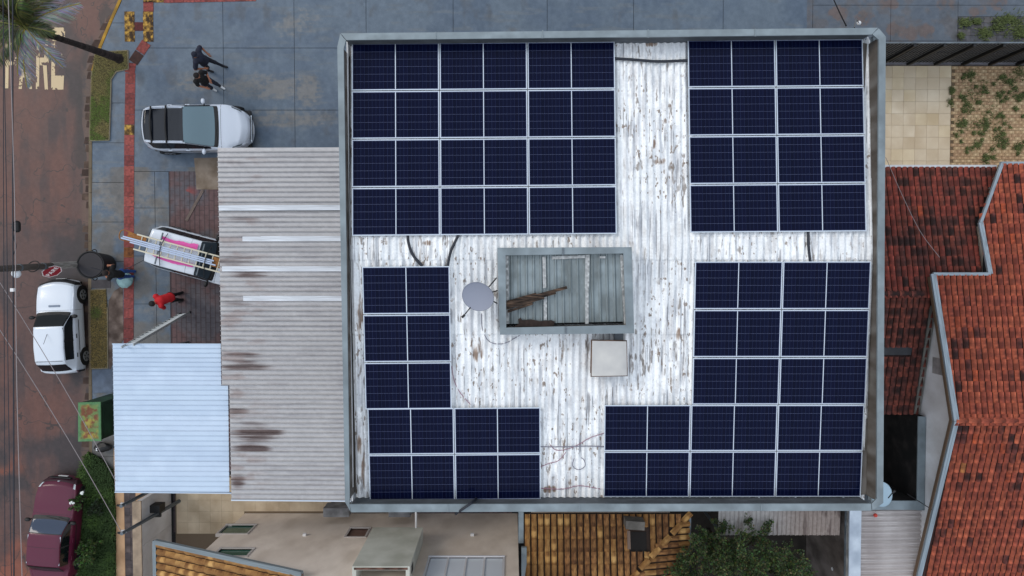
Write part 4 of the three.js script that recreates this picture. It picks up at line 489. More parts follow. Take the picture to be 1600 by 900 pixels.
  part(bh, 'rake_trim', beam(V(rl - 0.03, hG(rl) + 0.04, zr + 0.02), V(-6.6, hG(-6.6) + 0.04, zr + 0.02), 0.16, 0.12), M.capMetal); part(bh, 'eave_gutter', beam(V(rl - 0.09, hG(rl) - 0.02, zr), V(rl - 0.09, hG(rl) - 0.02, zr + 4), 0.12, 0.1), M.capMetal);
  anchor(bh, V(-5, 0, wz));
  // air conditioners and pipe
  for (const [a, b, l] of [[505, 545, 'left of the building corner, partly lit'], [607, 641, 'under the lower parapet near the chimney']]) { const ac = thing('air_conditioner', `grey outdoor air conditioner unit ${l}`.replace(', partly lit', ''), 'air conditioner', 'outdoor units'), h = 1.2, x0 = X(a, h, 800), x1 = X(b, h, 800), z1 = U(800, 808, h).z, z0 = z1 - 0.34; part(ac, 'casing', box(x0, x1, 0.55, h, z0, z1), std([158, 160, 164], 0.6, 0, { map: grain })); part(ac, 'fan_grille', cyl(V((x0 + x1) / 2 - 0.12, 0.88, z1), V((x0 + x1) / 2 - 0.12, 0.88, z1 + 0.02), 0.24, 0.24, 20), M.dark); for (const x of [x0 + 0.1, x1 - 0.1]) part(ac, 'bracket', box(x - 0.02, x + 0.02, 0, 0.55, z0 + 0.05, z1 - 0.05), M.steel); anchor(ac, V((x0 + x1) / 2, 0, z0)); }
  single('drain_pipe', 'short pale pipe below the parapet beside the chimney block', 'pipe', cyl(U(650, 798, 4), U(650, 824, 3.4), 0.035), M.wallWhite);
  // patio floor
  const pt = struct('patio'); const pm = [[222, 204, 176], [218, 200, 172], [226, 208, 180]].map(c => std(c, 0.8, 0, { map: noiseMap([215, 208, 200], [255, 255, 255], 5, 5, 183) })); part(pt, 'bed', box(-13.4, -4.0, -0.03, 0.0, 8.1, wz + 4), std([120, 104, 86], 0.95)); for (let x = -13.35; x < -4.2; x += 0.45) for (let z = 8.3; z < wz + 0.5; z += 0.45) if (!(x > xa - 0.3 && z > wz - 0.2)) part(pt, 'tile', box(x, x + 0.445, -0.002, 0.012, z, z + 0.445), pm[Math.floor(hash(Math.round(x * 9), Math.round(z * 9), 3) * 3)]);
}
// front boundary wall, meter posts, paving in front
{
  const x = X(268, 0, 820), fw = thing('front_wall', 'white rendered front boundary wall below the blue canopy', 'wall'), z0 = Z(757, 0.3), w = x - 0.16, zc = 14; for (let i = 0; i < 4; i++) part(fw, 'panel', box(w, x, 0, 2.2, z0 + i * 1.7 + 0.006, z0 + (i + 1) * 1.7 - 0.006), M.wallWhite); part(fw, 'cap', box(w - 0.14, x + 0.02, 2.2, 2.25, z0, z0 + 6.8), std([188, 166, 142], 0.85, 0, { map: grain })); anchor(fw, V(x, 0, z0 + 3.4));
  const pav = struct('front_pavement'); const dk = [[92, 82, 82], [82, 74, 76], [100, 88, 86]].map(c => std(c, 0.9, 0, { map: grain })), be = std([204, 168, 132], 0.88, 0, { map: noiseMap([205, 195, 185], [255, 255, 255], 6, 6, 191) }); const xa = X(180, 0, 830), xb = X(195, 0, 830), xc = X(213, 0, 830), zz = Z(700, 0); part(pav, 'path', box(xa, xb, -0.03, 0.02, zz, Z1), be); part(pav, 'bed', box(xb, xc, -0.03, 0.004, zz, Z1), std([40, 36, 36], 0.95)); part(pav, 'path', box(xc, w - 0.16, -0.03, 0.018, zz, Z1), be); let n = 0; for (let z = zz; z < Z(930, 0); z += 0.3) for (let k = 0; k < 2; k++) part(pav, 'paver', box(xb + 0.005 + k * (xc - xb) / 2, xb + (k + 1) * (xc - xb) / 2 - 0.005, 0, 0.016, z + 0.005, z + 0.295), dk[n++ % 3]);
  for (const [bx, by, tx, ty, l, m] of [[280, 783, 190, 834, 'lower of the two, carrying a dark meter box', 1], [276, 745, 189, 791, 'upper of the two, half under the blue canopy', 0]]) { const p = thing('service_post', `slim grey service post, ${l}`, 'post', 'service posts at the front wall'), b = U(bx, by, 0), t = U(tx, ty, 3.6); part(p, 'post', cyl(b, t, 0.075, 0.06, 14), M.galv); const dir = t.clone().sub(b).normalize(); for (let k = 0; k < 2; k++) part(p, 'insulator', cyl(t.clone().addScaledVector(dir, -0.1 - k * 0.22).add(V(-0.05, 0.05, 0)), t.clone().addScaledVector(dir, -0.1 - k * 0.22).add(V(-0.16, 0.08, -0.03)), 0.045, 0.03), k ? M.white : M.dark); part(p, 'bracket', beam(t.clone().add(V(-0.2, -0.15, 0)), t.clone().add(V(0.1, -0.15, 0)), 0.03, 0.03), M.steel);
    if (m) { const q = b.clone().lerp(t, 0.42); part(p, 'meter_box', box(q.x - 0.25, q.x + 0.15, q.y - 0.32, q.y + 0.1, q.z - 0.34, q.z - 0.06), M.black); part(p, 'clamp', box(q.x - 0.12, q.x + 0.12, q.y - 0.1, q.y - 0.02, q.z - 0.06, q.z + 0.14), M.black); } anchor(p, b); }
}
// ---------- upper right: tiled patio, pavers, fence ----------
{
  const z0 = Z(103, 0), z1 = Z(268, 0), pt = struct('tiled_patio'), cs = [[216, 203, 180], [213, 199, 175], [218, 205, 182], [214, 199, 170]].map((c, i) => std(c, 0.6, 0, { map: noiseMap([224, 216, 205], [255, 255, 255], 4, 4, 200 + i) })); const xa = 9.2, xb = X(1485, 0, 180); part(pt, 'bed', box(xa, xb, -0.03, -0.002, z0, z1 + 1), std([150, 134, 108], 0.95)); const s = 0.462; for (let i = 0; xb - (i + 1) * s > xa; i++) for (let j = 0; j < 10; j++) part(pt, 'tile', box(xb - (i + 1) * s + 0.004, xb - i * s - 0.004, -0.002, 0.012 + hash(i, j, 2) * 0.003, z0 + j * s + 0.004, z0 + (j + 1) * s - 0.004), cs[Math.floor(hash(i, j, 7) * 4)]);
  const bp = struct('brick_paving'); part(bp, 'bed', box(xb, 23, -0.03, -0.004, z0, z1 + 1), std([132, 112, 88], 0.95, 0, { map: grain })); const bm = [[200, 174, 138], [194, 165, 130], [206, 182, 146], [188, 158, 126]].map(c => std(c, 0.9, 0, { map: noiseMap([170, 160, 150], [255, 255, 255], 6, 6, 205) })), g = boxUV(new THREE.BoxGeometry(0.238, 0.03, 0.112), 0.7), list = []; for (let j = 0; j < 36; j++) for (let i = 0; i < 22; i++) list.push({ g, m: bm[Math.floor(hash(i, j, 9) * 4)], p: V(xb + 0.14 + i * 0.25 + (j % 2) * 0.125, (hash(i, j, 3) - 0.5) * 0.012, z0 + 0.08 + j * 0.125), q: new THREE.Quaternion().setFromEuler(new THREE.Euler(0, (hash(i, j, 4) - 0.5) * 0.05, 0)) }); list.sort((a, b) => a.p.x - b.p.x); pieces(bp, 'brick', list);
  const weeds = (label, cs, n, y) => { const im = new THREE.InstancedMesh(bladeGeo, grassMat, n), o = new THREE.Object3D(), c = new THREE.Color(); for (let k = 0; k < n; k++) { const q = cs[Math.floor(rnd() * cs.length)], p = U(q[0], q[1], 0), a = rr(0, 6.28), r = q[2] / 40 * 0.55 * Math.sqrt(-2 * Math.log(1 - 0.999 * rnd())); o.position.set(p.x + Math.cos(a) * r, y, p.z + Math.sin(a) * r * q[3]); o.rotation.set(rr(-0.4, 0.4), rr(0, 6.28), 0); const s = rr(0.7, 1.9); o.scale.set(s * 1.6, s, s * 1.2); o.updateMatrix(); im.setMatrixAt(k, o.matrix); const t = rnd(); c.setRGB((66 + 44 * t) / 255, (78 + 44 * t) / 255, (44 + 26 * t) / 255, THREE.SRGBColorSpace); im.setColorAt(k, c); } im.name = numbered('weeds'); im.userData = { label, category: 'weeds', kind: 'stuff' }; im.castShadow = im.receiveShadow = true; scene.add(im); };
  const cl = [[1522, 142, 18, 1], [1515, 118, 6, 1.2], [1545, 185, 20, 1], [1530, 196, 16, .6], [1590, 115, 10, 1], [1575, 128, 10, .6], [1560, 215, 10, 1], [1568, 222, 7, .7], [1590, 152, 10, .6], [1500, 195, 8, .8], [1512, 170, 9, 1], [1540, 250, 6, 1.2], [1526, 226, 6, .8], [1590, 230, 7, .8], [1486, 142, 4, 1.5], [1484, 160, 4, 1.5], [1560, 150, 5, 1]]; const extra = []; for (let k = 0; k < 70; k++) extra.push([rr(1490, 1600), rr(112, 250), rr(1.5, 4), 1]);
  weeds('green weeds growing through the brick paving', [...cl, ...cl, ...cl, ...extra], 5200, 0.008);
  const gp = struct('weedy_paving'); const gx = X(1497, 0, 45), gz = Z(26, 0), gz2 = Z(64, 0), gm = [[98, 98, 104], [90, 92, 98], [104, 102, 104]].map(c => std(c, 0.9, 0, { map: grain })); let n = 0; for (let x = gx; x < 20.6; x += 0.5) for (let z = gz; z < gz2 - 0.1; z += 0.24) part(gp, 'paver', box(x + 0.006, x + 0.494, -0.034, 0.002 + hash(n, 1, 1) * 0.006, z + 0.006, z + 0.234), gm[n++ % 3]); weeds('green weeds spreading over the grey pavers above the black fence', [[1588, 42, 18, 1], [1560, 40, 12, 1], [1538, 52, 12, .8], [1507, 36, 8, .7], [1525, 34, 5, .7], [1500, 56, 3, 1], [1575, 30, 9, .6], [1596, 52, 9, .8]], 3200, 0.006);
  const fz = Z(100, 0), fx0 = 9.1, fx1 = 22, fe = thing('metal_fence', 'tall black metal bar fence along the tiled patio', 'fence'), ft = 2.45; part(fe, 'base_wall', box(fx0, fx1, 0, 0.14, fz - 0.08, fz + 0.06), std([120, 120, 128], 0.9, 0, { map: grain })); const barM = std([104, 107, 112], 0.5), barG = new THREE.BoxGeometry(0.026, ft - 0.2, 0.022), postG = new THREE.BoxGeometry(0.1, ft - 0.14, 0.1); for (let x = fx0 + 0.1; x < fx1; x += 0.13) { const m = part(fe, 'bar', barG, barM); m.position.set(x, 0.16 + (ft - 0.2) / 2, fz); } for (let x = X(1415, 0, 98) - 4 * 1.06; x < fx1; x += 1.06) { if (x < fx0) continue; const m = part(fe, 'post', postG, M.black); m.position.set(x, 0.14 + (ft - 0.14) / 2, fz + 0.062); } for (const y of [0.25, 1.3, ft]) part(fe, 'rail', box(fx0, fx1, y, y + 0.05, fz - 0.03, fz + 0.0095), y === ft ? M.galv : M.dark); part(fe, 'backing_sheet', box(fx0, fx1, 0.2, ft - 0.03, fz - 0.05, fz - 0.04), std([12, 12, 14], 0.7)); anchor(fe, V((fx0 + fx1) / 2, 0, fz));
  const sp = thing('flood_lamp', 'small white lamp on a bracket above the parapet corner', 'lamp'); const lp = U(1342, 36, 9.6), bz = U(1335, 43, 10.3); part(sp, 'bracket', tube([bz, U(1338, 30, 9.9), lp], 0.015, 6, 10), M.steel); part(sp, 'globe', new THREE.SphereGeometry(0.055, 12, 8).translate(lp.x, lp.y, lp.z), M.white); anchor(sp, bz);
  single('drop_cable', 'black cable running from the upper parapet corner to the ground', 'cable', tube([U(1322, 40, 10.2), U(1312, 20, 8), U(1302, -2, 6)], 0.018, 6, 12), M.black);
}
// ---------- vehicles ----------
const curve = P => s => { let i = 0; while (i < P.length - 2 && s > P[i + 1][0]) i++; const [a, x] = P[i], [b, y] = P[i + 1]; let t = Math.min(1, Math.max(0, (s - a) / (b - a))); return x + (y - x) * (t * t * (3 - 2 * t) * 0.4 + t * 0.6); };
function makeCar(o) {
  const { L, W } = o, top = curve(o.top), belt = curve(o.belt), wd = curve(o.wd), rw = curve(o.rw);
  const sec = s => { const w = wd(s) * W / 2, b = Math.min(belt(s), top(s) - 0.02), t = top(s), r = rw(s) * w; return [[0.9 * w, 0.2], [0.985 * w, 0.34], [w, Math.min(0.6, b - 0.1)], [0.985 * w, b - 0.03], [0.955 * w, b + 0.012], [r, t - 0.045], [r * 0.9, t - 0.015], [r * 0.45, t], [0, t + 0.008]]; };
  const S = (s, v) => { const m = v > 8 ? 16 - v : v, P = sec(s), i = Math.min(7, Math.floor(m)), t = m - i; const z = lerp(P[i][0], P[i + 1][0], t), y = lerp(P[i][1], P[i + 1][1], t); const e = z / (W / 2), x = (s - 0.5) * L - (o.nose ?? 0.16) * e * e * st(0.78, 1, s) + (o.tailRound ?? 0.07) * e * e * st(0.2, 0, s); return V(x, y, v > 8 ? -z : z); };
  const grid = (s0, s1, v0, v1, ns, nv, off, warp) => { const pos = [], idx = []; for (let i = 0; i <= ns; i++) for (let j = 0; j <= nv; j++) { let s = lerp(s0, s1, i / ns), v = lerp(v0, v1, j / nv); if (warp) [s, v] = warp(s, v, i / ns, j / nv); const p = S(s, v); if (off) { const e = 0.002, a = S(Math.min(1, s + e), v).sub(S(Math.max(0, s - e), v)), b = S(s, Math.min(16, v + 0.02)).sub(S(s, Math.max(0, v - 0.02))), n = a.cross(b).normalize(); if (n.y < -0.2 || (Math.abs(n.y) < 0.3 && n.z * p.z < 0)) n.negate(); p.addScaledVector(n, off); } pos.push(p.x, p.y, p.z); } for (let i = 0; i < ns; i++) for (let j = 0; j < nv; j++) { const k = i * (nv + 1) + j; idx.push(k, k + 1, k + nv + 1, k + 1, k + nv + 2, k + nv + 1); } const g = new THREE.BufferGeometry(); g.setAttribute('position', new THREE.Float32BufferAttribute(pos, 3)); g.setIndex(idx); g.computeVertexNormals(); return g; };
  const car = thing(o.name, o.label, o.category, o.group), paint = phys(o.paint, { roughness: 0.35, clearcoat: o.coat ?? 0.7, clearcoatRoughness: 0.12, specularIntensity: o.coat ? 0.5 : 1 });
  const bodyG = toCreasedNormals(merge([grid(0, 1, 0, 16, 84, 32, 0), grid(0, 0.0001, 0, 16, 1, 32, 0)]), 0.6);
  const body = part(car, 'body', bodyG, paint);
  for (const s of [0, 1]) { const c = sec(s), n = 10, pos = [], idx = []; for (let i = 0; i <= 32; i++) for (let j = 0; j <= n; j++) { const p = S(s, i / 4); const q = i / 4; const z = lerp(p.z, -p.z, j / n), e = z / (W / 2); pos.push((s - 0.5) * L + (s ? -(o.nose ?? 0.16) : (o.tailRound ?? 0.07)) * e * e, p.y, z); } for (let i = 0; i < 32; i++) for (let j = 0; j < n; j++) { const k = i * (n + 1) + j; idx.push(k, k + 1, k + n + 1, k + 1, k + n + 2, k + n + 1); } const g = new THREE.BufferGeometry(); g.setAttribute('position', new THREE.Float32BufferAttribute(pos, 3)); g.setIndex(idx); g.computeVertexNormals(); part(body, s ? 'front_panel' : 'rear_panel', g, paint); }
  part(car, 'underbody', new THREE.BoxGeometry(L * 0.94, 0.12, W * 0.86).translate(0, 0.22, 0), M.black);
  const gl = o.glass ?? M.glass, [w0, w1] = o.screen, arc = (k) => (s, v, a, b) => [s + k * Math.pow(Math.abs(b - 0.5) * 2, 2) * a, v];
  part(car, 'windscreen_surround', grid(w0, w1, 5, 11, 24, 24, 0.006, arc(-0.02)), M.black);
  part(car, 'windscreen', grid(w0 + 0.006, w1 - 0.034, 5.2, 10.8, 24, 24, 0.011, arc(-0.02)), o.screenGlass ?? gl);
  part(car, 'rear_window', grid(o.rear[0], o.rear[1], 5.2, 10.8, 12, 16, 0.01), gl);
  for (const sd of [0, 1]) { const q = v => sd ? 16 - v : v; const win = part(car, 'side_window', grid(o.side[0], o.side[1], q(4.12), q(4.9), 20, 3, 0.006), gl); for (const s of o.pillars) part(win, 'pillar', grid(s - 0.008, s + 0.008, q(4.1), q(4.92), 1, 3, 0.01), o.pillarPaint ? paint : M.black);
    for (const s of o.handles ?? []) { const p = S(s, q(3.0)); part(car, 'door_handle', new THREE.BoxGeometry(0.16, 0.025, 0.03).translate(p.x, p.y - 0.04, p.z + (sd ? -0.012 : 0.012)), o.handleDark ? M.black : paint); }
    const sg = grid(o.side[0] + 0.02, o.side[1] - 0.05, q(2.2), q(2.35), 8, 1, 0.006); part(car, 'side_moulding', sg, o.trim ?? M.dark);
    const mp = S(o.mirror, q(4.1)), mz = sd ? -1 : 1; const mg = new THREE.SphereGeometry(0.1, 12, 8); mg.scale(0.75, 0.75, 1.15); mg.translate(mp.x, mp.y + 0.09, mp.z + mz * 0.12); const mir = part(car, 'mirror', mg, o.mirrorPaint ? paint : M.black); part(mir, 'mirror_stalk', cyl(V(mp.x + 0.02, mp.y + 0.02, mp.z), V(mp.x, mp.y + 0.07, mp.z + mz * 0.08), 0.025), M.black);
    part(car, 'headlight', grid(o.head[0], o.head[1], q(o.head[2]), q(o.head[3]), 5, 4, 0.006), phys(o.lampTone ?? [190, 198, 204], { roughness: 0.12 })); part(car, 'tail_light', grid(o.tail[0], o.tail[1], q(o.tail[2]), q(o.tail[3]), 3, 3, 0.008), phys([150, 22, 26], { roughness: 0.2 }));
    for (const s of o.wheels) { const x = (s - 0.5) * L, w = wd(s) * W / 2, z0 = mz * (w - 0.2), z1 = mz * (w + 0.008), wh = part(car, 'wheel', cyl(V(x, 0.3, z0), V(x, 0.3, z1), 0.3, 0.3, 24), M.rubber); part(wh, 'rim', cyl(V(x, 0.3, z1), V(x, 0.3, z1 + mz * 0.008), 0.2, 0.19, 20), M.steel); for (let k = 0; k < 5; k++) { const a = k * Math.PI * 0.4; part(wh, 'spoke_gap', beam(V(x + Math.cos(a) * 0.07, 0.3 + Math.sin(a) * 0.07, z1 + mz * 0.01), V(x + Math.cos(a) * 0.16, 0.3 + Math.sin(a) * 0.16, z1 + mz * 0.01), 0.05, 0.008, V(0, 0, 1)), M.black); } part(car, 'wheel_arch', cyl(V(x, 0.32, mz * (w - 0.15)), V(x, 0.32, z1 - mz * 0.004), 0.36, 0.36, 24), M.black); } }
  part(car, 'front_bumper', grid(0.972, 0.999, 1, 15, 3, 28, 0.012), o.bumper ?? paint); part(car, 'grille', new THREE.BoxGeometry(0.03, 0.14, W * 0.5).translate(L / 2 + 0.006, 0.55, 0), M.black); part(car, 'number_plate', new THREE.BoxGeometry(0.012, 0.1, 0.36).translate(L / 2 + 0.028, 0.42, 0), M.white);
  part(car, 'rear_bumper', grid(0.001, 0.02, 1, 3.2, 2, 5, 0.012), o.bumper ?? paint);
  for (const z of [-0.18, 0.3]) { const a = S(w1 - 0.012, 8 - z * 3), b = S(w1 - 0.03, 8 - z * 3 - 1.6); a.y += 0.02; b.y += 0.025; part(car, 'wiper', beam(a, b, 0.018, 0.014), M.black); }
  for (const s of o.seams ?? []) part(body, 'panel_seam', grid(s - 0.0012, s + 0.0012, 0.8, 15.2, 1, 30, 0.0025), M.dark);
  if (o.extra) o.extra(car, S, grid, paint);
  car.position.copy(o.at); car.rotation.y = o.turn; return car;
}
const whiteP = [212, 220, 230];
const hatch = { top: [[0, .72], [.012, .9], [.06, 1.36], [.1, 1.42], [.3, 1.44], [.47, 1.4], [.62, .96], [.7, .93], [.94, .82], [.99, .68], [1, .5]], belt: [[0, .68], [.02, .86], [.1, .9], [.62, .9], [.7, .88], [.94, .78], [.99, .66], [1, .48]], wd: [[0, .86], [.04, .95], [.12, 1], [.82, 1], [.94, .95], [.985, .86], [1, .78]], rw: [[0, .86], [.06, .76], [.1, .74], [.47, .76], [.62, .88], [.7, .9], [1, .9]], screen: [.48, .625], rear: [.014, .056], side: [.09, .585], pillars: [.33], head: [.955, .985, 4.2, 6], tail: [.003, .02, 2.2, 3.8], wheels: [.17, .83], mirror: .585, handles: [.2, .36], seams: [.63, .33] };
const at = (px, py, h = 0.7) => { const p = U(px, py, h); p.y = 0; return p; };
const ROADY = -0.13;
// white crossover, nose to the right
makeCar({ ...hatch, name: 'parked_car', label: 'white car with black glass roof and crossbars on the painted lot', category: 'car', L: 3.98, W: 1.74, paint: [206, 214, 226], at: at(309, 201), turn: 0.012, top: [[0, .76], [.012, .98], [.055, 1.42], [.1, 1.5], [.3, 1.54], [.43, 1.5], [.73, 1.05], [.78, 1.0], [.93, .88], [.985, .72], [1, .52]], belt: [[0, .7], [.02, .92], [.1, .98], [.68, .98], [.76, .95], [.93, .82], [.985, .68], [1, .5]], nose: 0.34, tailRound: 0.16, wd: [[0, .76], [.04, .89], [.18, .99], [.5, 1], [.78, 1], [.87, .96], [.94, .87], [.98, .75], [1, .6]], rw: [[0, .84], [.06, .76], [.1, .75], [.43, .77], [.73, .89], [.8, .9], [1, .84]], screen: [.445, .74], rear: [.014, .05], side: [.1, .66], pillars: [.28, .44], lampTone: [92, 100, 106], head: [.87, .965, 4.05, 5.0], tail: [.004, .04, 2.6, 4], wheels: [.18, .82], mirror: .6, mirrorPaint: true, handles: [.26, .43], seams: [.755, .44, .27], screenGlass: phys([100, 124, 134], { roughness: 0.08 }), glass: phys([22, 24, 30], { roughness: 0.08 }),
  extra: (car, S, grid, paint) => { part(car, 'glass_roof', grid(0.075, 0.458, 6.0, 10.0, 48, 16, 0.01), phys([22, 26, 34], { roughness: 0.1 })); for (const s of [0.16, 0.305]) { const a = S(s, 5.0), b = S(s, 11.0), c = S(s, 8); part(car, 'crossbar', tube([V(a.x, a.y + 0.06, a.z + 0.03), V(c.x, c.y + 0.09, 0), V(b.x, b.y + 0.06, b.z - 0.03)], 0.035, 8, 14), M.black); } for (const q of [5, 11]) { const pts = []; for (let k = 0; k <= 6; k++) { const p = S(lerp(0.09, 0.46, k / 6), q); p.y += k % 6 ? 0.05 : 0.0; pts.push(p); } part(car, 'roof_rail', tube(pts, 0.022, 8, 24), paint); } part(car, 'grille_bar', new THREE.BoxGeometry(0.02, 0.03, 1.0).translate(3.98 / 2 + 0.024, 0.6, 0), M.alu); } });
// white estate car with rack, half under the canopy
const vanAt = at(318, 403), vanTurn = -0.265;
makeCar({ ...hatch, name: 'work_car', label: 'white work car carrying ladders, nose under the weathered canopy', category: 'car', L: 4.0, W: 1.66, paint: whiteP, at: vanAt, turn: vanTurn, top: [[0, .72], [.008, .95], [.03, 1.4], [.06, 1.45], [.3, 1.47], [.52, 1.43], [.67, .98], [.73, .95], [.94, .84], [.99, .68], [1, .5]], belt: [[0, .68], [.02, .88], [.1, .92], [.67, .92], [.73, .9], [.94, .8], [.99, .66], [1, .48]], rw: [[0, .88], [.03, .8], [.06, .78], [.52, .78], [.67, .9], [.73, .92], [1, .92]], screen: [.525, .675], rear: [.009, .028], side: [.07, .63], pillars: [.3, .44], mirror: .62, handles: [.32, .46], handleDark: true, seams: [.68, .44], screenGlass: phys([58, 68, 76], { roughness: 0.1 }) });
{ // load on the rack
  const fr = (x, y, z) => V(x, y, z).applyAxisAngle(V(0, 1, 0), vanTurn).add(vanAt);
  const ld = thing('roof_ladder', 'cream and orange ladder strapped on the white work car', 'ladder'), cream = std([206, 200, 180], 0.6), org = std([178, 116, 50], 0.7, 0, { map: grain }); const y = 1.66;
  for (const z of [-0.3, 0.26]) part(ld, 'rail', beam(fr(-2.15, y, z), fr(1.15, y - 0.02, z), 0.05, 0.08), z < 0 ? cream : cream); for (let k = 0; k < 12; k++) part(ld, 'rung', cyl(fr(-1.95 + k * 0.27, y, -0.29), fr(-1.95 + k * 0.27, y, 0.25), 0.022), cream); part(ld, 'end_section', beam(fr(-2.5, y - 0.02, -0.2), fr(-1.8, y - 0.02, -0.2), 0.2, 0.03), org); part(ld, 'end_section', beam(fr(0.75, y - 0.02, -0.06), fr(1.3, y - 0.03, -0.06), 0.36, 0.04), org); part(ld, 'end_hook', tube([fr(-2.2, y, -0.28), fr(-2.75, y, -0.3), fr(-2.75, y, 0.02), fr(-2.3, y, 0.02)], 0.02, 6, 16), org); anchor(ld, fr(0, y, 0));
  const pp = [[-2.6, 0.85, -0.1], [-2.65, 0.8, -0.03], [-2.3, 0.95, 0.04]]; pp.forEach(([a, b, z], i) => single('metal_pipe', `long pale metal tube on the work car ladders, ${['uppermost of three', 'middle one of three', 'lowest of three'][i]}`, 'pipe', beam(fr(a, y + 0.085 + (i % 2) * 0.01, z), fr(b, y + 0.07 + (i % 2) * 0.01, z), 0.05, 0.04), std([176, 190, 214], 0.4, 0.3), 'tubes on the work car'));
  for (const x of [-1.15, 0.55]) { const s = single('roof_strap', `dark strap over the load of the work car, ${x < 0 ? 'rear' : 'front'} one`, 'strap', tube([fr(x, 1.5, -0.62), fr(x, 1.72, -0.3), fr(x, 1.79, 0), fr(x, 1.7, 0.25), fr(x, 1.5, 0.62)], 0.014, 6, 20), M.dark); }
  for (const x of [-1.3, 0.3]) single('rack_bar', `metal roof bar under the ladder of the work car, ${x < 0 ? 'rear' : 'front'} one`, 'roof bar', beam(fr(x, 1.58, -0.6), fr(x, 1.58, 0.6), 0.04, 0.05), M.galv);
  const pink = std([222, 92, 168], 0.8), cloth = (pts, w, label) => { const pos = [], idx = []; const c = new THREE.CatmullRomCurve3(pts), n = 20; for (let i = 0; i <= n; i++) { const p = c.getPoint(i / n), ww = w * (0.5 + fbm(i * 0.45, 1, 2, 211)) * (0.5 + 0.9 * Math.pow(i / n, 2)); for (let j = 0; j <= 4; j++) { const q = fr(p.x, p.y + 0.03 * fbm(i * 0.8, j * 1.3, 2, 212), p.z + (j / 4 - 0.5) * ww); pos.push(q.x, q.y, q.z); } } for (let i = 0; i < n; i++) for (let j = 0; j < 4; j++) { const k = i * 5 + j; idx.push(k, k + 1, k + 5, k + 1, k + 6, k + 5); } const g = new THREE.BufferGeometry(); g.setAttribute('position', new THREE.Float32BufferAttribute(pos, 3)); g.setIndex(idx); g.computeVertexNormals(); single('pink_cloth', label, 'cloth', g, pink, 'pink cloths on the work car'); };
  cloth([V(-1.35, 1.5, -0.42), V(-0.9, 1.51, -0.36), V(-0.5, 1.52, -0.36), V(0.05, 1.51, -0.42)], 0.22, 'crumpled pink cloth beside the ladder, canopy-facing upper side of the work car'); cloth([V(-1.5, 1.5, 0.3), V(-1.0, 1.5, 0.36), V(-0.5, 1.5, 0.34), V(0.05, 1.5, 0.3)], 0.13, 'narrow pink cloth along the lower side of the work car roof');
}
// boxy white hatchback in the road, nose up
makeCar({ ...hatch, name: 'parked_car', label: 'boxy white hatchback parked in the road beside the dry verge', category: 'car', L: 3.66, W: 1.47, paint: whiteP, at: at(89, 511).setY(ROADY), turn: Math.PI / 2 + 0.035, wd: [[0, .9], [.03, .97], [.12, 1], [.86, 1], [.96, .97], [1, .9]], top: [[0, .74], [.012, .9], [.03, .95], [.125, 1.33], [.16, 1.39], [.3, 1.43], [.5, 1.39], [.66, .97], [.72, .94], [.95, .82], [.99, .66], [1, .5]], rw: [[0, .88], [.06, .8], [.1, .76], [.5, .76], [.66, .9], [.72, .93], [1, .94]], belt: [[0, .68], [.02, .86], [.1, .9], [.66, .9], [.72, .88], [.95, .77], [.99, .64], [1, .48]], screen: [.515, .665], rear: [.038, .118], side: [.16, .62], pillars: [.36], bumper: M.dark, mirror: .61, handles: [.2, .4], handleDark: true, seams: [.675], screenGlass: phys([12, 16, 18], { roughness: 0.07, specularIntensity: 0.7 }),
  extra: (car, S) => { const c = S(0.695, 8); part(car, 'hood_vent', new THREE.BoxGeometry(0.07, 0.012, 0.42).translate(c.x + 0.1, c.y + 0.004, 0.02), std([120, 132, 150], 0.6)); const r = S(0.44, 8); part(car, 'aerial', cyl(V(r.x, r.y, 0), V(r.x - 0.35, r.y + 0.28, 0.04), 0.008), M.black); for (const q of [5.05, 10.95]) { const a = S(0.1, q), b = S(0.5, q); part(car, 'roof_gutter', beam(a, b, 0.022, 0.02), M.dark); } const t = S(0.155, 8); part(car, 'roof_seam', beam(V(t.x, t.y + 0.002, -0.52), V(t.x, t.y + 0.002, 0.52), 0.014, 0.01), M.dark); } });
// burgundy hatchback
makeCar({ ...hatch, name: 'parked_car', label: 'burgundy red car parked in the road beside the overgrown grass', category: 'car', coat: 0.35, L: 4.0, W: 1.6, paint: [88, 28, 52], at: at(83, 829).setY(ROADY), turn: Math.PI / 2 - 0.085, top: [[0, .74], [.02, .92], [.09, .98], [.12, 1.02], [.2, 1.34], [.26, 1.39], [.4, 1.41], [.5, 1.37], [.66, .98], [.72, .94], [.94, .8], [.985, .64], [1, .48]], belt: [[0, .7], [.02, .86], [.1, .92], [.66, .92], [.72, .88], [.94, .75], [.985, .62], [1, .46]], rw: [[0, .84], [.1, .86], [.2, .78], [.5, .77], [.66, .9], [.72, .92], [1, .88]], wd: [[0, .84], [.04, .94], [.14, 1], [.84, 1], [.94, .94], [.985, .84], [1, .72]], screen: [.515, .665], rear: [.13, .2], side: [.2, .62], pillars: [.39], mirror: .61, handles: [.25, .42], seams: [.675, .39], head: [.935, .975, 4.2, 5.6], bumper: std([52, 26, 36], 0.5), screenGlass: phys([52, 64, 84], { roughness: 0.07 }),
  extra: (car, S) => { for (const q of [5.05, 10.95]) { const a = S(0.22, q), b = S(0.5, q); part(car, 'roof_trim', beam(a, b, 0.02, 0.02), M.alu); } const e = S(0.96, 8); part(car, 'bonnet_badge', cyl(V(e.x + 0.06, e.y - 0.05, 0), V(e.x + 0.07, e.y - 0.045, 0), 0.045, 0.045), M.alu); } });
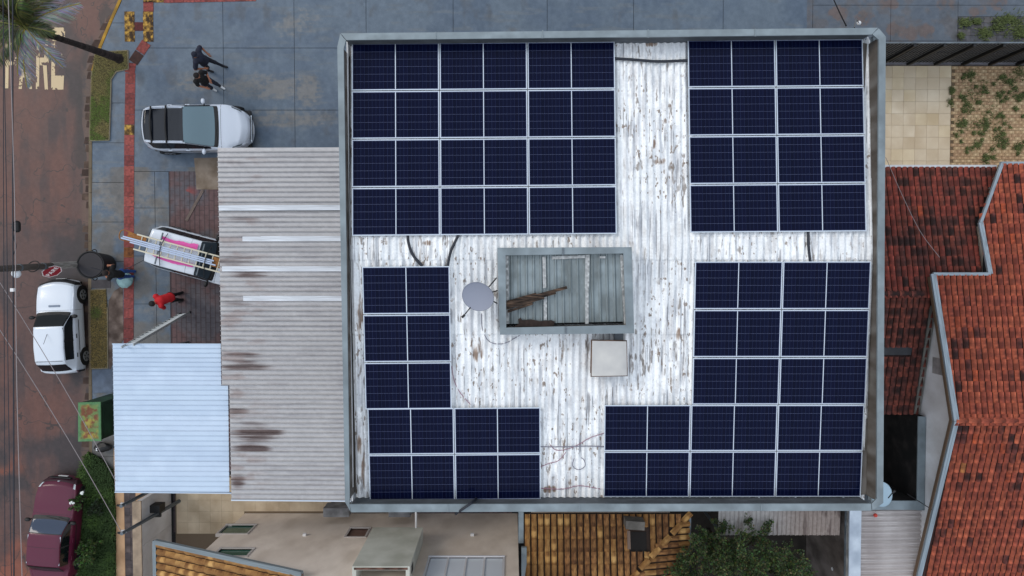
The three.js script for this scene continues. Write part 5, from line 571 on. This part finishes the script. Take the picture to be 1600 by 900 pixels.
// ---------- people ----------
function surfaceNets(f, lo, hi, cell) {
  const n = lo.map((a, i) => Math.ceil((hi[i] - a) / cell) + 1), [nx, ny, nz] = n, val = new Float32Array(nx * ny * nz), id = (i, j, k) => (k * ny + j) * nx + i; for (let k = 0; k < nz; k++) for (let j = 0; j < ny; j++) for (let i = 0; i < nx; i++) val[id(i, j, k)] = f(lo[0] + i * cell, lo[1] + j * cell, lo[2] + k * cell);
  const vid = new Int32Array(val.length).fill(-1), pos = [], idx = [], cs = [0, 1, 2, 3, 4, 5, 6, 7].map(c => [c & 1, c >> 1 & 1, c >> 2 & 1]);
  for (let k = 0; k < nz - 1; k++) for (let j = 0; j < ny - 1; j++) for (let i = 0; i < nx - 1; i++) { const v = cs.map(([a, b, c]) => val[id(i + a, j + b, k + c)]); let s = 0; v.forEach(x => s += x < 0 ? 1 : 0); if (!s || s === 8) continue; let x = 0, y = 0, z = 0, m = 0; for (let a = 0; a < 8; a++) for (const b of [1, 2, 4]) { const c = a | b; if (c === a || (v[a] < 0) === (v[c] < 0)) continue; const t = v[a] / (v[a] - v[c]); x += cs[a][0] + t * (cs[c][0] - cs[a][0]); y += cs[a][1] + t * (cs[c][1] - cs[a][1]); z += cs[a][2] + t * (cs[c][2] - cs[a][2]); m++; } vid[id(i, j, k)] = pos.length / 3; pos.push(lo[0] + (i + x / m) * cell, lo[1] + (j + y / m) * cell, lo[2] + (k + z / m) * cell); }
  const quad = (a, b, c, d, fl) => { if (a < 0 || b < 0 || c < 0 || d < 0) return; fl ? idx.push(a, b, c, a, c, d) : idx.push(a, c, b, a, d, c); };
  for (let k = 1; k < nz - 1; k++) for (let j = 1; j < ny - 1; j++) for (let i = 1; i < nx - 1; i++) { const a = val[id(i, j, k)] < 0; if (a !== val[id(i + 1, j, k)] < 0) quad(vid[id(i, j - 1, k - 1)], vid[id(i, j, k - 1)], vid[id(i, j, k)], vid[id(i, j - 1, k)], a); if (a !== val[id(i, j + 1, k)] < 0) quad(vid[id(i - 1, j, k - 1)], vid[id(i - 1, j, k)], vid[id(i, j, k)], vid[id(i, j, k - 1)], a); if (a !== val[id(i, j, k + 1)] < 0) quad(vid[id(i - 1, j - 1, k)], vid[id(i, j - 1, k)], vid[id(i, j, k)], vid[id(i - 1, j, k)], a); }
  const g = new THREE.BufferGeometry(); g.setAttribute('position', new THREE.Float32BufferAttribute(pos, 3)); g.setIndex(idx); g.computeVertexNormals(); return g;
}
const lin = c => c.map(v => { v /= 255; return v < 0.04045 ? v / 12.92 : Math.pow((v + 0.055) / 1.055, 2.4); });
// joints in metres, facing +x, up +y; bones [a, b, ra, rb, colour]
function person(label, J, col, hairCol, where, turn, cap, bulk = 1) {
  const { shirt, pants, shoe } = col, skin = [158, 106, 82], mid = (a, b, t) => a.map((v, i) => lerp(v, b[i], t)); const B = [];
  B.push([J.pelvis, J.belly, .135 * bulk, .13 * bulk, shirt], [J.belly, J.chest, .13 * bulk, .15 * bulk, shirt], [J.chest, J.neck, .12, .06, shirt], [mid(J.chest, J.shL, .25), J.shL, .1 * bulk, .07 * bulk, shirt], [mid(J.chest, J.shR, .25), J.shR, .1 * bulk, .07 * bulk, shirt], [J.neck, J.head, .05, .055, skin], [J.head, [J.head[0], J.head[1] + .07, J.head[2]], .085, .088, skin], [[J.head[0] + .075, J.head[1] + .01, J.head[2]], [J.head[0] + .1, J.head[1] - .005, J.head[2]], .02, .014, skin], [[J.head[0], J.head[1] + .02, J.head[2] - .09], [J.head[0], J.head[1] - .01, J.head[2] - .09], .018, .014, skin], [[J.head[0], J.head[1] + .02, J.head[2] + .09], [J.head[0], J.head[1] - .01, J.head[2] + .09], .018, .014, skin]);
  for (const s of ['L', 'R']) { const me = mid(J['sh' + s], J['el' + s], .75); B.push([J['sh' + s], me, .065 * bulk, .06 * bulk, shirt], [me, J['el' + s], .048, .042, col.sleeve ?? skin], [J['el' + s], J['ha' + s], .042, .03, col.sleeve ?? skin], [J['hip' + s], J['kn' + s], .095, .062, pants], [J['kn' + s], J['an' + s], .06, .045, pants], [J['an' + s], [J['an' + s][0] + .17, .035, J['an' + s][2]], .045, .038, shoe], [J.pelvis, J['hip' + s], .13, .1, pants]); }
  const cap1 = (p, [a, b, ra, rb]) => { const ax = p[0] - a[0], ay = p[1] - a[1], az = p[2] - a[2], bx = b[0] - a[0], by = b[1] - a[1], bz = b[2] - a[2], t = Math.min(1, Math.max(0, (ax * bx + ay * by + az * bz) / (bx * bx + by * by + bz * bz + 1e-9))); return Math.hypot(ax - bx * t, ay - by * t, az - bz * t) - (ra + (rb - ra) * t); };
  const f = (x, y, z) => { let d = 9; for (const b of B) { const e = cap1([x, y, z], b), h = Math.max(0, 0.035 - Math.abs(d - e)) / 0.035; d = Math.min(d, e) - h * h * 0.035 * 0.25; } return d; };
  const all = B.flatMap(b => [b[0], b[1]]), lo = [0, 1, 2].map(i => Math.min(...all.map(p => p[i])) - .2), hi = [0, 1, 2].map(i => Math.max(...all.map(p => p[i])) + .2); lo[1] = -0.02;
  const paintG = (g, c) => { g = g.index ? g.toNonIndexed() : g; const p = g.attributes.position, a = new Float32Array(p.count * 3); for (let i = 0; i < p.count; i++) { let q = c; if (!q) { let bd = 9; const P = [p.getX(i), p.getY(i), p.getZ(i)]; for (const b of B) { const e = cap1(P, b); if (e < bd) { bd = e; q = b[4]; } } } const l = lin(q); a.set(l, 3 * i); } g.setAttribute('color', new THREE.BufferAttribute(a, 3)); g.deleteAttribute('uv'); return g; };
  const parts = [paintG(surfaceNets(f, lo, hi, 0.018))];
  for (const s of ['L', 'R']) { const h = V(...J['ha' + s]), d = h.clone().sub(V(...J['el' + s])).normalize(), side = d.clone().cross(V(0, 1, 0.3)).normalize(), nn = side.clone().cross(d); parts.push(paintG(cyl(h.clone().addScaledVector(d, -.01), h.clone().addScaledVector(d, .085), .032, .036, 8).scale(1, 1, 1), skin)); [[-.028, .075], [-.009, .085], [.01, .08], [.028, .062]].forEach(([o, l]) => { const a = h.clone().addScaledVector(d, .08).addScaledVector(side, o), b = a.clone().addScaledVector(d, l * .55), c = b.clone().addScaledVector(d, l * .35).addScaledVector(nn, -.025); parts.push(paintG(cyl(a, b, .009, .0085, 6), skin), paintG(cyl(b, c, .0085, .007, 6), skin)); }); const ta = h.clone().addScaledVector(d, .02).addScaledVector(side, -.03), tb = ta.clone().addScaledVector(d, .045).addScaledVector(side, -.03); parts.push(paintG(cyl(ta, tb, .011, .009, 6), skin)); }
  for (const z of [-.032, .032]) parts.push(paintG(new THREE.SphereGeometry(.011, 6, 5).translate(J.head[0] + .08, J.head[1] + .035, J.head[2] + z), [30, 24, 22])); parts.push(paintG(new THREE.BoxGeometry(.01, .008, .045).translate(J.head[0] + .083, J.head[1] - .03, J.head[2]), [120, 60, 54]));
  const o = thing('person', label, 'person'); part(o, 'body', merge(parts), new THREE.MeshStandardMaterial({ vertexColors: true, roughness: 0.85, side: THREE.DoubleSide }));
  const hg = new THREE.SphereGeometry(.102, 16, 10, 0, 6.2832, 0, 1.75); hg.rotateZ(0.32); hg.translate(J.head[0] - .008, J.head[1] + .062, J.head[2]); const hair = part(o, cap ? 'cap' : 'hair', hg, std(hairCol, 0.9)); if (cap) part(hair, 'peak', new THREE.CylinderGeometry(.08, .08, .012, 14, 1, false, 0, Math.PI).translate(J.head[0] + .07, J.head[1] + .075, J.head[2]), std(hairCol, 0.9));
  o.position.copy(where); o.rotation.y = turn; o.scale.setScalar(1.07); return o;
}
const J0 = () => ({ pelvis: [0, .95, 0], belly: [.0, 1.12, 0], chest: [.0, 1.32, 0], neck: [0, 1.48, 0], head: [.02, 1.6, 0], shL: [0, 1.42, -.19], shR: [0, 1.42, .19], elL: [-.02, 1.14, -.25], elR: [-.02, 1.14, .25], haL: [.08, .9, -.26], haR: [.08, .9, .26], hipL: [0, .9, -.1], hipR: [0, .9, .1], knL: [.03, .5, -.1], knR: [.03, .5, .1], anL: [0, .08, -.1], anR: [0, .08, .1] });
person('person in navy top and dark cap walking on the painted lot', { ...J0(), elL: [-.1, 1.2, -.4], haL: [.12, 1.02, -.26], elR: [-.08, 1.2, .4], haR: [.14, 1.04, .28], knL: [.2, .52, -.12], anL: [.26, .08, -.15], knR: [-.02, .5, .12], anR: [-.2, .09, .14] }, { shirt: [30, 34, 52], pants: [24, 27, 38], shoe: [26, 26, 30] }, [26, 30, 46], at(336, 107, 0), -0.25, true, 1.35);
person('person in black top with white shoes, arm bent, beside the navy-topped one', { ...J0(), elR: [-.02, 1.12, .27], haR: [.2, 1.05, .2], elL: [.0, 1.14, -.27], haL: [.2, 1.1, -.12], knL: [.2, .52, -.12], anL: [.12, .08, -.12], knR: [.1, .5, .1], anR: [-.1, .09, .1], head: [.05, 1.6, 0] }, { shirt: [14, 14, 16], pants: [28, 34, 48], shoe: [214, 216, 218] }, [24, 20, 20], at(338, 137, 0), -0.55, false, 1.15);
person('person in red shirt and dark trousers bending towards the leaning ladder', { ...J0(), belly: [.08, 1.1, 0], chest: [.2, 1.27, 0], neck: [.31, 1.4, 0], head: [.41, 1.47, 0], shL: [.24, 1.36, -.19], shR: [.24, 1.36, .19], elL: [.3, 1.08, -.26], haL: [.42, .88, -.22], elR: [.32, 1.08, .26], haR: [.5, .92, .2], anL: [.05, .08, -.12], anR: [-.08, .08, .12] }, { shirt: [196, 30, 38], pants: [22, 22, 26], shoe: [20, 20, 22] }, [34, 32, 32], at(286, 463, 0), Math.PI + 0.5, false, 1.2);
person('person in black top and blue jeans beside the big black tub', { ...J0(), chest: [.07, 1.31, 0], neck: [.1, 1.46, 0], head: [.15, 1.56, 0], shL: [.08, 1.41, -.19], shR: [.08, 1.41, .19], elL: [.22, 1.2, -.24], haL: [.42, 1.1, -.16], elR: [.2, 1.18, .26], haR: [.4, 1.06, .2] }, { shirt: [16, 16, 18], pants: [42, 76, 140], shoe: [24, 24, 26] }, [34, 26, 24], at(211, 428, 0), Math.PI - 0.3);
{ // tub, bag, leaning ladder
  const tb = thing('black_tub', 'large round black plastic tub at the foot of the utility pole', 'tub'), c = at(166, 414, 0.0), pr = [[.0, 0], [.38, 0], [.42, .05], [.5, .9], [.53, .95], [.53, 1.02], [.49, 1.02], [.47, .96], [.4, .93], [.2, .95], [.0, .97]].map(([r, y]) => new THREE.Vector2(Math.max(r, .001), y)); part(tb, 'shell', new THREE.LatheGeometry(pr, 32).translate(c.x, 0, c.z), M.black); part(tb, 'lid', new THREE.CylinderGeometry(.46, .47, .03, 32).translate(c.x, .985, c.z), std([30, 27, 33], 0.6)); for (const s of [-1, 1]) part(tb, 'handle', new THREE.TorusGeometry(.09, .02, 8, 14, Math.PI).rotateX(s > 0 ? Math.PI / 2 : -Math.PI / 2).translate(c.x, .75, c.z + s * .5), M.black); anchor(tb, c);
  const bg = new THREE.IcosahedronGeometry(0.32, 3); { const p = bg.attributes.position; for (let i = 0; i < p.count; i++) { const x = p.getX(i), y = p.getY(i), z = p.getZ(i), k = 1 + 0.35 * (fbm(x * 6 + 5, z * 6 + y * 4, 3, 221) - 0.5); p.setXYZ(i, x * k * 0.95, Math.max(-0.2, y * k * 0.75), z * k * 0.9); } bg.computeVertexNormals(); } const bp = at(195, 438, 0.2); bg.translate(bp.x, 0.21, bp.z); single('plastic_bag', 'pale teal plastic bag on the red strip beside the black tub', 'bag', toCreasedNormals(bg, 0.4), std([150, 186, 186], 0.45));
  const la = thing('leaning_ladder', 'grey metal ladder leaning on the edge of the blue canopy', 'ladder'), b0 = at(289, 489, 0), t0 = U(199, 541, 4.35), d = t0.clone().sub(b0), sd = V(d.z, 0, -d.x).normalize().multiplyScalar(-0.2), lm = std([186, 190, 190], 0.45, 0.4); for (const s of [-1, 1]) { const o = sd.clone().multiplyScalar(s); part(la, 'rail', beam(b0.clone().add(o), t0.clone().add(o), 0.03, 0.075), lm); part(la, 'foot', box(b0.x + o.x - .04, b0.x + o.x + .04, 0, .06, b0.z + o.z - .04, b0.z + o.z + .04), M.black); } for (let k = 1; k < 15; k++) { const p = b0.clone().addScaledVector(d, k / 15); part(la, 'rung', beam(p.clone().add(sd), p.clone().sub(sd), 0.07, 0.03), lm); } anchor(la, b0);
}
// ---------- utility pole, sign, wires ----------
{
  const b = at(142, 412, 0), top = V(b.x - 0.05, 8.2, b.z + 0.35), pole = thing('utility_pole', 'tall grey concrete utility pole with white lamp leaning over the road', 'pole'); const cc = std([142, 138, 132], 0.9, 0, { map: grain });
  const s1 = b.clone().lerp(top, 0.28); part(pole, 'lower_shaft', cyl(b, s1, 0.13, 0.12, 16), std([176, 172, 166], 0.85, 0, { map: grain })); part(pole, 'shaft', cyl(s1, top, 0.118, 0.085, 16), std([98, 90, 84], 0.9, 0, { map: grain })); const on = t => b.clone().lerp(top, t);
  const r = on(0.40); part(pole, 'cable_ring', new THREE.TorusGeometry(0.2, 0.018, 8, 24).rotateX(1.2).translate(r.x + 0.05, r.y, r.z - 0.02), M.black); for (const t of [0.33, 0.47, 0.6]) { const p = on(t); part(pole, 'band', cyl(p, on(t + 0.008), 0.13, 0.13, 16), M.galv); }
  const lp = on(0.47); part(pole, 'lamp_arm', cyl(on(0.44), V(lp.x - 0.05, lp.y + 0.1, lp.z + 0.16), 0.02), M.galv); const lampG = new THREE.LatheGeometry([[.001, .1], [.07, .09], [.13, .04], [.15, -.04], [.12, -.1], [.05, -.14], [.001, -.14]].map(p => new THREE.Vector2(...p)), 20); part(pole, 'lamp_head', lampG.translate(lp.x - 0.05, lp.y + 0.14, lp.z + 0.2), std([216, 222, 228], 0.35)); part(pole, 'crossarm', beam(on(0.86).add(V(0, 0.05, -0.9)), on(0.86).add(V(0, 0.05, 0.9)), 0.1, 0.12), M.wood); anchor(pole, b);
  const sg = thing('stop_sign', 'red octagonal PARE stop sign fixed to the utility pole', 'sign'), cv = document.createElement('canvas'); cv.width = cv.height = 256; const x = cv.getContext('2d'); x.fillStyle = '#96202e'; x.fillRect(0, 0, 256, 256); x.strokeStyle = '#f0ecea'; x.lineWidth = 10; x.beginPath(); for (let k = 0; k < 8; k++) { const a = Math.PI / 8 + k * Math.PI / 4; x[k ? 'lineTo' : 'moveTo'](128 + 122 * Math.cos(a), 128 + 122 * Math.sin(a)); } x.closePath(); x.stroke(); x.fillStyle = '#f4f0ee'; x.font = 'bold 84px sans-serif'; x.textAlign = 'center'; x.textBaseline = 'middle'; x.fillText('PARE', 128, 132); const t = new THREE.CanvasTexture(cv); t.colorSpace = THREE.SRGBColorSpace;
  const oct = new THREE.CircleGeometry(0.33, 8, Math.PI / 8), plate = new THREE.CylinderGeometry(0.33, 0.33, 0.012, 8).rotateX(Math.PI / 2).rotateZ(Math.PI / 8); part(sg, 'plate', plate, M.galv); part(sg, 'face', oct.translate(0, 0, 0.009), new THREE.MeshStandardMaterial({ map: t, roughness: 0.5, side: THREE.DoubleSide })); part(sg, 'bracket', new THREE.BoxGeometry(0.05, 0.4, 0.03).translate(0, 0, -0.022), M.galv); const q = U(81, 424, 2.35); sg.position.copy(q); sg.rotation.set(-0.35, 0.62, 0.12, 'YXZ');
  const W = (label, pts, r, m = M.cable) => single('overhead_wire', label, 'wire', tube(pts, r, 5, 30), m, 'overhead wires');
  const ord = ['leftmost', 'second', 'third', 'fourth']; [[2, 20, 7.6, .011], [9, 38, 7.2, .012], [20, 22, 6.4, .02], [5, 8, 6.9, .01]].forEach(([a, c, h, r], i) => W(`${['thin', 'pale', 'thick dark', 'faint'][i]} overhead wire running along the road at the photo's left edge`, [U(a, -120, h + 0.2), U((a + c) / 2 - 1, 300, h - 0.1), U(lerp(a, c, .6), 600, h), U(c, 1020, h + 0.2)], r, i === 1 ? M.wire : M.cable));
  W('pale drop wire slanting over the boxy white car to the blue canopy', wirePts(U(-30, 395, 6.6), U(181, 752, 4.1), 0.15), 0.011, M.wire); W('pale drop wire slanting past the green kiosk to the lower service post', wirePts(U(-40, 455, 6.6), U(190, 832, 3.6), 0.15), 0.012, M.wire); W('thin wire from the work car area to the black tub post', [at(178, 418, 0).setY(1.5), at(205, 425, 0).setY(1.1), U(232, 403, 0.9)], 0.012, M.cable);
  const cp = thing('splice_closure', 'black cable closure hanging from the overhead wire', 'cable closure'), c = U(24, 354, 6.2); const g = new THREE.CapsuleGeometry(0.1, 0.16, 6, 14).rotateX(Math.PI / 2); part(cp, 'housing', g.translate(c.x + 0.05, c.y, c.z), M.black); part(cp, 'tail', tube([c.clone().add(V(0, 0, .15)), U(22, 372, 6.2), U(25, 385, 6.1), U(21, 398, 6.2)], 0.015, 6, 16), M.cable); anchor(cp, c); const sp = U(20, 453, 6.35); single('wire_spacer', 'small pale spacer box on the overhead wire', 'spacer', box(sp.x - .05, sp.x + .05, sp.y - .05, sp.y + .05, sp.z - .05, sp.z + .05), M.wallWhite);
}
// ---------- green kiosk ----------
{
  const hk = 2.0, P = polyU([[122, 629], [157, 628], [158, 689], [122, 690]], hk), tops = areaMat([-17.5, 4.5, -14.5, 7.2], 512, 512, (x, z) => { const n = fbm(x * 3.4, z * 3.4, 5, 231), e = fbm(x * 9, z * 9, 4, 232); let c = mix([104, 126, 74], [152, 138, 62], st(0.36, 0.6, n)); const edge = Math.min(...P.map((p, i) => { const q = P[(i + 1) % 4], dx = q[0] - p[0], dz = q[1] - p[1]; return Math.abs((x - p[0]) * dz - (z - p[1]) * dx) / Math.hypot(dx, dz); })); c = mix(c, [82, 126, 84], st(0.16, 0.04, edge + (e - 0.5) * 0.1)); c = mix(c, [112, 64, 44], st(0.5, 0.64, fbm(x * 4 + 2, z * 4, 5, 233)) * st(0.05, 0.16, edge) * 0.9); const d = (e - 0.5) * 26; return [c[0] + d, c[1] + d, c[2] + d]; }, 0.8);
  const kk = thing('metal_kiosk', 'green metal cabinet with rusty yellowed top on the pavement', 'kiosk'); part(kk, 'roof', planUV(prism(P, hk - 0.05, hk), [-17.5, 4.5, -14.5, 7.2]), tops); const b = inset(P, 0.04), gm = std([40, 76, 52], 0.6, 0, { map: noiseMap([150, 150, 150], [255, 255, 255], 6, 6, 234) }); part(kk, 'cabinet', prism(b, 0.06, hk - 0.052), gm); part(kk, 'plinth', prism(inset(P, 0.08), 0, 0.06), M.concrete); const dx = b[1][0]; part(kk, 'door', box(dx - 0.01, dx + 0.012, 0.2, hk - 0.2, b[1][1] + 0.15, b[2][1] - 0.15), gm); anchor(kk, V((P[0][0] + P[2][0]) / 2, 0, (P[0][1] + P[2][1]) / 2));
  const bg = new THREE.IcosahedronGeometry(0.22, 3), p = bg.attributes.position; for (let i = 0; i < p.count; i++) { const x = p.getX(i), y = p.getY(i), z = p.getZ(i), k = 1 + 0.6 * (fbm(x * 8 + 5, z * 8 + y * 6, 3, 241) - 0.5); p.setXYZ(i, x * k * 1.5, Math.max(-0.15, y * k * 0.8), z * k * 0.85); } bg.computeVertexNormals(); const c = at(160, 699, 0.2); bg.translate(c.x, 0.17, c.z); single('rubbish_bag', 'small black rubbish bag below the green cabinet', 'bag', toCreasedNormals(bg, 0.4), M.black); const w = at(154, 702, 0.3); single('paper_scrap', 'white scrap lying against the black rubbish bag', 'paper', box(w.x - .1, w.x + .06, 0.3, 0.31, w.z - .05, w.z + .06), M.white);
}
// ---------- trees and shrubs ----------
function leaves(list, size) { // list of [position, normal-ish direction]; each leaf a folded blade of four triangles
  const pos = [], col = []; for (const [p, d, c] of list) { const s = size * rr(0.7, 1.35), a = d.clone().normalize(), b = a.clone().cross(V(rr(-1, 1), rr(-1, 1), rr(-1, 1))).normalize().multiplyScalar(s * 0.32), t = p.clone().addScaledVector(a, s), m = p.clone().addScaledVector(a, s * 0.5), up = a.clone().cross(b).normalize().multiplyScalar(s * 0.1), l = m.clone().add(b).add(up), r = m.clone().sub(b).add(up); for (const q of [p, l, m, l, t, m, p, m, r, m, t, r]) { pos.push(q.x, q.y, q.z); col.push(...c); } }
  const g = new THREE.BufferGeometry(); g.setAttribute('position', new THREE.Float32BufferAttribute(pos, 3)); g.setAttribute('color', new THREE.Float32BufferAttribute(col, 3)); g.computeVertexNormals(); return g; }
const leafMat = new THREE.MeshPhysicalMaterial({ vertexColors: true, roughness: 0.7, side: THREE.DoubleSide, transmission: 0.15, thickness: 0 });
function tree(name, label, cat, base, clumps, n, size, cols, trunkH, group) {
  const o = thing(name, label, cat, group), bark = std([70, 58, 46], 0.95, 0, { map: streakV }), tot = clumps.reduce((s, c) => s + c[3] ** 2, 0), list = [], tp = V(base.x, trunkH, base.z); part(o, 'trunk', tube([base, V(base.x + 0.05, trunkH * 0.5, base.z), tp], 0.05 + trunkH * 0.02, 8, 8), bark);
  for (const [x, y, z, r] of clumps) { const c = V(x, y, z); part(o, 'limb', tube([tp.clone().add(V(0, -0.3 * trunkH * rnd(), 0)), tp.clone().lerp(c, 0.5).add(V(rr(-.1, .1), rr(0, .15), rr(-.1, .1))), c], 0.012 + r * 0.018, 6, 8), bark);
    const tw = Math.round(r * 14) + 4, ends = []; for (let k = 0; k < tw; k++) { const d = V(rr(-1, 1), rr(-0.5, 1), rr(-1, 1)).normalize(); ends.push([d, r * rr(0.65, 1.2)]); }
    const m = Math.round(n * r * r / tot); for (let k = 0; k < m; k++) { const [d, L] = ends[Math.floor(rnd() * tw)], t = Math.pow(rnd(), 0.6), p = c.clone().addScaledVector(d, L * t).add(V(rr(-1, 1), rr(-1, 1), rr(-1, 1)).multiplyScalar(r * 0.16)); const q = cols[Math.floor(rnd() * cols.length)]; list.push([p, d.clone().add(V(rr(-1, 1), rr(-.8, 1), rr(-1, 1))), lin(q.map(v => v * rr(0.8, 1.2)))]); } }
  part(o, 'crown', leaves(list, size), leafMat); anchor(o, base); return o; }
{
  const cl = []; for (const [a, b, h, r] of [[1160, 880, 4.2, .95], [1110, 870, 3.7, .7], [1215, 880, 3.8, .75], [1080, 895, 3.4, .6], [1150, 842, 3.5, .5], [1185, 838, 3.4, .5], [1250, 885, 3.3, .5], [1130, 820, 3.1, .4], [1165, 815, 3.0, .3], [1200, 826, 3.2, .25], [1060, 905, 3.2, .5], [1160, 930, 4.6, 1], [1215, 930, 4, .8], [1100, 930, 4.1, .8], [1120, 845, 3.3, .5], [1235, 862, 3.1, .35], [1085, 862, 3.6, .55], [1060, 880, 3.5, .55], [1105, 838, 3.4, .45], [1230, 895, 3.7, .7], [1140, 862, 3.9, .7], [1190, 862, 3.9, .65]]) { const p = U(a, b, h); cl.push([p.x, p.y, p.z, r]); }
  const c = U(1160, 900, 4); tree('leafy_tree', 'leafy dark green tree between the ochre roof and the weathered shed', 'tree', V(c.x, 0, c.z), cl, 21000, 0.085, [[60, 78, 42], [74, 94, 50], [88, 104, 56], [48, 64, 36], [100, 110, 62]], 2.4);
  const sh = (px, py, r, h, label, n, cols, size = 0.08) => { const b = at(px, py, 0), k = []; for (let i = 0; i < 5; i++) k.push([b.x + rr(-.6, .6) * r, h * rr(0.6, 1), b.z + rr(-.6, .6) * r, r * rr(0.45, 0.7)]); tree('shrub', label, 'shrub', b, k, n, size, cols, h * 0.5, 'shrubs in the overgrown bed'); };
  const gr = [[58, 84, 34], [76, 104, 42], [44, 66, 28]], dk = [[34, 52, 24], [44, 64, 30], [28, 42, 20]]; sh(150, 850, .5, .7, 'lighter green shrub in the grass beside the burgundy car rear', 2600, gr); sh(163, 790, .35, .4, 'small dark shrub in the middle of the overgrown bed', 900, dk); sh(137, 775, .3, .8, 'low leafy shrub with white flowers touching the burgundy car bonnet', 900, gr);
  for (const [a, b, l] of [[127, 772, 'small white flower cluster beside the burgundy car bonnet'], [112, 786, 'small white flower cluster over the edge of the burgundy bonnet']]) { const p = U(a, b, 1.05), g = merge([0, 1, 2, 3, 4].map(k => new THREE.SphereGeometry(0.045, 8, 6).scale(1, 0.6, 1).translate(p.x + rr(-.07, .07), p.y + rr(-.03, .03), p.z + rr(-.08, .08)))); single('flower_cluster', l, 'flowers', g, std([214, 220, 216], 0.7)); }
}
{ // palm
  const b = at(187, 92, 0), c = U(43, 44, 5.1), o = thing('palm_tree', 'tall palm tree with drooping silvery fronds leaning over the road', 'palm tree'), bark = std([66, 56, 52], 0.95, 0, { map: noiseMap([120, 115, 110], [255, 255, 255], 3, 24, 251, 1.3) });
  const tk = new THREE.CatmullRomCurve3([b, b.clone().lerp(c, 0.35).add(V(0, .1, 0)), b.clone().lerp(c, 0.7).add(V(0, .08, 0)), c]); const pos = [], idx = [], N = 40, R = 12; for (let i = 0; i <= N; i++) { const p = tk.getPoint(i / N), r = lerp(0.16, 0.1, Math.min(1, i / 20)) * (i === 0 ? 1.3 : 1) + (i % 2) * 0.008; for (let j = 0; j <= R; j++) { const a = j / R * 6.2832; pos.push(p.x + Math.cos(a) * r, p.y, p.z + Math.sin(a) * r); } } for (let i = 0; i < N; i++) for (let j = 0; j < R; j++) { const k = i * (R + 1) + j; idx.push(k, k + R + 1, k + 1, k + 1, k + R + 1, k + R + 2); } const tg = new THREE.BufferGeometry(); tg.setAttribute('position', new THREE.Float32BufferAttribute(pos, 3)); tg.setIndex(idx); tg.computeVertexNormals(); part(o, 'trunk', boxUV(tg, 1.2), bark);
  const green = [[[64, 74, 34], [48, 58, 28], [84, 92, 44]], [[150, 152, 158], [164, 165, 170], [128, 132, 138], [146, 144, 136]]];
  const frond = (end, lift, silver, n = 44, wl = 0.62) => { const crv = new THREE.QuadraticBezierCurve3(c.clone().add(V(0, .1, 0)), c.clone().lerp(end, 0.45).add(V(0, lift, 0)), end), P = [], Cc = []; const st0 = crv.getPoints(24); const rib = tube(st0, 0.017, 5, 24); const rach = part(o, 'frond', rib, std(silver ? [156, 138, 62] : [112, 116, 52], 0.7)); for (let i = 4; i < n; i++) { const t = i / n, p = crv.getPoint(t), d = crv.getTangent(t), sd = d.clone().cross(V(0, 1, 0)).normalize(); for (const s of [-1, 1]) { const L = wl * Math.sin(Math.PI * (0.18 + 0.75 * t)) * rr(0.75, 1.1), dir = sd.clone().multiplyScalar(s * 0.75).addScaledVector(d, 0.7).add(V(rr(-.12, .12), silver ? -0.45 : -0.15 + rr(-.1, .1), rr(-.12, .12))).normalize(), tip = p.clone().addScaledVector(dir, L).add(V(0, -L * 0.22, 0)), md = p.clone().addScaledVector(dir, L * 0.5), w = d.clone().multiplyScalar(0.028), q = lin(green[silver ? 1 : 0][Math.floor(rnd() * (silver ? 4 : 3))].map(v => v * rr(.85, 1.12))); for (const v of [p, md.clone().add(w), md.clone().sub(w), md.clone().add(w), tip, md.clone().sub(w)]) { P.push(v.x, v.y, v.z); Cc.push(...q); } } } const g = new THREE.BufferGeometry(); g.setAttribute('position', new THREE.Float32BufferAttribute(P, 3)); g.setAttribute('color', new THREE.Float32BufferAttribute(Cc, 3)); g.computeVertexNormals(); part(rach, 'leaflets', g, new THREE.MeshStandardMaterial({ vertexColors: true, roughness: silver ? 0.4 : 0.6, side: THREE.DoubleSide })); };
  frond(U(98, 104, 4.0), 0.35, true, 95, 0.5); frond(U(42, 136, 3.6), 0.3, true, 95, 0.55); frond(U(124, 6, 4.6), 0.5, true, 95, 0.6); frond(U(100, -18, 4.8), 0.5, true, 80, 0.55); frond(U(28, 118, 3.9), 0.35, true, 80, 0.5); frond(U(20, 78, 4.2), 0.4, true, 40, 0.4); frond(U(86, 52, 5.0), 0.4, false, 40, .4);
  for (const [x, y, h] of [[-30, -20, 5.4], [10, -30, 5.8], [-60, 30, 5.3], [-40, 70, 4.6], [45, -45, 5.4], [75, -25, 5.2], [-10, 100, 4.3], [-70, -50, 5.6], [30, 0, 6.2], [0, 20, 6.3], [5, -5, 6.2]]) frond(U(x, y, h), 0.55, false, 64, 0.72);
  part(o, 'crown_bud', cyl(c.clone().add(V(0, -.2, 0)), c.clone().add(V(-.05, .5, -.05)), 0.13, 0.04, 10), std([104, 106, 50], 0.8)); part(o, 'dead_sheath', beam(c.clone().add(V(0, .25, 0)), U(-5, 8, 5.9), 0.16, 0.03), std([150, 122, 106], 0.9)); anchor(o, b);
}
renderer.render(scene, camera);
